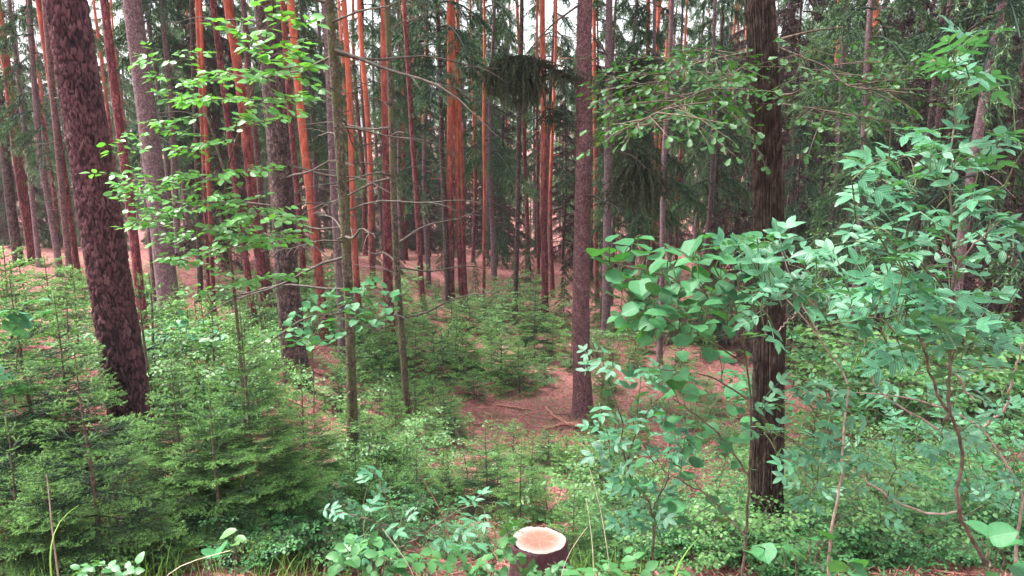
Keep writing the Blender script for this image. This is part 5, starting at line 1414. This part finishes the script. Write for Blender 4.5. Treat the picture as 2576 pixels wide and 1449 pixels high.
fallen('straight pale stick on the litter left of the mossy pole', [(650, 930), (700, 945)], 0.03, 5)
fallen('reddish stick lying in the brush pile left of the mossy pole', [(770, 935), (815, 950), (850, 945)], 0.028, 6)
fallen('arched stick over the brush pile left of the mossy pole', [(790, 895), (820, 880), (858, 880)], 0.018, 7, lift=0.12)
fallen('steep stick in the brush pile left of the mossy pole', [(840, 950), (850, 925), (862, 890)], 0.02, 8, lift=0.06)
fallen('long thin branch lying behind the thin dark pole', [(968, 905), (1030, 906), (1090, 908)], 0.026, 9)
fallen('reddish stick in the litter patch below the small stump', [(1640, 1200), (1700, 1210), (1760, 1205)], 0.018, 10)
fallen('slanted reddish twig below the hazel near the bottom', [(1740, 1345), (1770, 1320), (1790, 1295)], 0.012, 11)
rq = random.Random(41); items = []
for i in range(46):
    zx = rq.choice([(1190, 1020, 1460, 1100), (1190, 1020, 1460, 1100), (760, 870, 870, 960), (1640, 1130, 1800, 1250), (700, 640, 1250, 760), (640, 900, 720, 960)])
    px, py = rq.uniform(zx[0], zx[2]), rq.uniform(zx[1], zx[3]); p, D = hit(px, py); az = rq.uniform(0, 3.14); l = rq.uniform(0.25, 0.9) * (1 + D / 40); r = rq.uniform(0.006, 0.016)
    t = thing('dry_stick', 'dry stick lying on the litter', 'stick', p, 'dry sticks on the litter'); mb = MB()
    Q = np.array([(math.cos(az) * l * f + 0.05 * l * math.sin(5 * f + i), math.sin(az) * l * f, float(ground(p[0] + math.cos(az) * l * f, p[1] + math.sin(az) * l * f)) - p[2] + r + 0.01 + 0.06 * f * (i % 3)) for f in np.linspace(-0.5, 0.5, 6)])
    tube(mb, Q, np.linspace(r, r * 0.5, 6), 5); link('stick', mb.mesh('stick', M['fallen' if i % 3 else 'dead']), t)
    if i % 2: link('side_twig', (lambda m_: (tube(m_, [Q[3], Q[3] + np.array((0.1, 0.06, 0.05)) * l * 2], [r * 0.5, r * 0.2], 4), m_.mesh('side_twig', M['fallen']))[1])(MB()), t)
    items.append((t, 'dry reddish stick' if i % 3 else 'dry grey stick', p))
name_by_landmark(items)
def stalk(label, pts, r, name, cat, material):
    base = at(*pts[0]); base[2] = float(ground(base[0], base[1])) - 0.01
    P = [base] + [at(*p) for p in pts]; Q = interp_path(P, 14) - base
    mb = MB(); tube(mb, Q, np.linspace(r, r * 0.4, 14), 5); tag(link(name, mb.mesh(name, M[material]), None, base), label, cat)
stalk('left of two pale dry grass stalks right of the cut stump', [(1495, 1440, 3.4), (1490, 1350, 3.4), (1475, 1256, 3.4)], 0.003, 'grass_stalk', 'stalk', 'straw')
stalk('right of two pale dry grass stalks, taller, right of the cut stump', [(1538, 1440, 3.4), (1520, 1340, 3.4), (1512, 1270, 3.4), (1483, 1180, 3.4)], 0.003, 'grass_stalk', 'stalk', 'straw')
stalk('bent dry stalk leaning over the right side of the cut stump', [(1408, 1440, 3.6), (1440, 1370, 3.6), (1478, 1325, 3.6)], 0.0025, 'grass_stalk', 'stalk', 'straw')
stalk('bare reddish twig standing above the low elder', [(1128, 1314, 4.0), (1095, 1260, 4.0), (1057, 1194, 4.0)], 0.004, 'bare_twig', 'twig', 'fallen')
stalk('pale forked twig stub standing in front of the left young spruces', [(128, 1310, 3.6), (125, 1250, 3.6), (117, 1192, 3.6)], 0.006, 'bare_twig', 'twig', 'pale_stem')
stalk('long pale stalk slanting up through the low elder', [(1052, 1448, 3.2), (1000, 1380, 3.2), (962, 1330, 3.2)], 0.003, 'grass_stalk', 'stalk', 'straw')
stalk('long thin straw lying slanted over the grass at the bottom left', [(395, 1448, 3.2), (480, 1410, 3.2), (580, 1385, 3.2)], 0.003, 'grass_stalk', 'stalk', 'straw')
# broad grass blade on the left
def blade(label, pts, w):
    base = at(*pts[0]); base[2] = float(ground(base[0], base[1])) - 0.01
    Q = interp_path([base] + [at(*p) for p in pts], 16) - base; ww = w * np.sin(np.linspace(0.35, 3.1, 16)) ** 0.8
    s = np.array((0.75, -0.55, 0.35)); V = np.concatenate((Q - s * ww[:, None] / 2, Q + np.array((0, 0, -0.002)), Q + s * ww[:, None] / 2)); i = np.arange(15)
    F = np.concatenate((np.stack((i, i + 1, 16 + i + 1, 16 + i), 1), np.stack((16 + i, 17 + i, 33 + i, 32 + i), 1)))
    tag(link('broad_grass', mesh('broad_grass', V, [F], M['grass'], np.full(48, 0.8)), None, base), label, 'grass blade')
blade('broad bright grass blade arching over in the left foreground', [(122, 1400, 3.4), (132, 1340, 3.4), (155, 1292, 3.4), (198, 1270, 3.4)], 0.022)
blade('broad grass blade bending right at the bottom below the oak', [(1690, 1445, 3.0), (1715, 1390, 3.0), (1760, 1350, 3.0)], 0.018)

# ------------------------------------------------------------------ ground cover nobody could count
rng = np.random.default_rng(55)
def scatter(n, y0, y1, u=0.8, p=1.0):
    y = y0 * (y1 / y0) ** (rng.random(n) ** p); x = y * rng.uniform(-u, u, n)
    return x, y
def flakes(name, n, y0, y1, lmin, lmax, wd, material, flat=0.25, lift=0.012, keep=None, tint=(0.1, 0.9)):
    x, y = scatter(n, y0, y1)
    if keep is not None:
        k = keep(x, y); x, y = x[k], y[k]
    n = len(x); z = ground(x, y) + lift
    az = rng.random(n) * 6.283; el = rng.normal(0, flat, n); l = rng.uniform(lmin, lmax, n) * (0.6 + y / 25)
    d = np.stack((np.cos(az) * np.cos(el), np.sin(az) * np.cos(el), np.abs(np.sin(el))), 1)
    s = nrm(np.cross(d, np.stack((rng.normal(0, .4, n), rng.normal(0, .4, n), np.ones(n)), 1)))
    w = (wd * (0.6 + y / 25) * rng.uniform(0.6, 1.3, n))[:, None]; p = np.stack((x, y, z), 1); l = l[:, None]
    V = np.stack((p - d * l / 2, p + s * w, p + d * l / 2, p - s * w), 1).reshape(-1, 3)
    link(name, mesh(name, V, [np.arange(4 * n).reshape(-1, 4)], M[material], np.repeat(rng.uniform(*tint, n), 4), smooth=False), kind='stuff')
flakes('needle_litter', 95000, 4.5, 45, 0.02, 0.14, 0.0065, 'litter', 0.4, tint=(-0.2, 1.1))
flakes('twig_litter', 6000, 4.5, 40, 0.15, 0.5, 0.006, 'litter', 0.15, 0.02, tint=(0.4, 1.0))
def noise2(x, y): return np.sin(x * 0.9 + 1.3 * np.sin(y * 0.6)) + np.sin(y * 0.8 + 1.7 * np.sin(x * 0.5)) + 0.6 * np.sin(x * 2.3 + y * 1.9)
flakes('ground_cover_leaves', 75000, 4.4, 34, 0.025, 0.055, 0.012, 'herb', 0.5, 0.06, keep=lambda x, y: (noise2(x, y) + 0.10 * x + rng.normal(0, 0.6, len(x)) > 0.15))
# grass along the bottom
def grass(n):
    y = rng.uniform(3.9, 6.2, n); x = rng.uniform(-3.2, 0.9, n)
    k = (noise2(x * 1.3, y * 1.3) + rng.normal(0, 0.5, n) - 0.9 * np.clip(y - 5.2, 0, 2) > -0.6); x, y = x[k], y[k]; n = len(x)
    z = ground(x, y) - 0.01; h = rng.uniform(0.08, 0.28, n); az = rng.random(n) * 6.283; b = rng.uniform(0.1, 0.7, n)
    p = np.stack((x, y, z), 1); s = np.stack((np.cos(az + 1.57), np.sin(az + 1.57), 0 * az), 1) * rng.uniform(0.0015, 0.004, n)[:, None]
    lean = np.stack((np.cos(az), np.sin(az), 0 * az), 1)
    mids = []
    for f, k_ in ((0.0, 1.0), (0.4, 0.9), (0.75, 0.6)):
        c = p + np.array((0, 0, 1.0)) * (h * (f - 0.25 * b * f ** 2))[:, None] + lean * (h * b * f ** 2)[:, None]; mids += [c - s * k_, c + s * k_]
    tip = p + np.array((0, 0, 1.0)) * (h * (1 - 0.25 * b))[:, None] + lean * (h * b)[:, None]
    V = np.stack(mids + [tip], 1).reshape(-1, 3); o = np.arange(n)[:, None] * 7
    F4 = np.concatenate((o + np.array([[0, 1, 3, 2]]), o + np.array([[2, 3, 5, 4]]))); F3 = o + np.array([[4, 5, 6]])
    link('grass', mesh('grass', V, [F3, F4], M['grass'], np.repeat(rng.uniform(0.1, 1, n), 7)), kind='stuff')
grass(7500)
for o in list(bpy.data.objects):
    for k in ('_base', '_d0', '_D'):
        if k in o: del o[k]
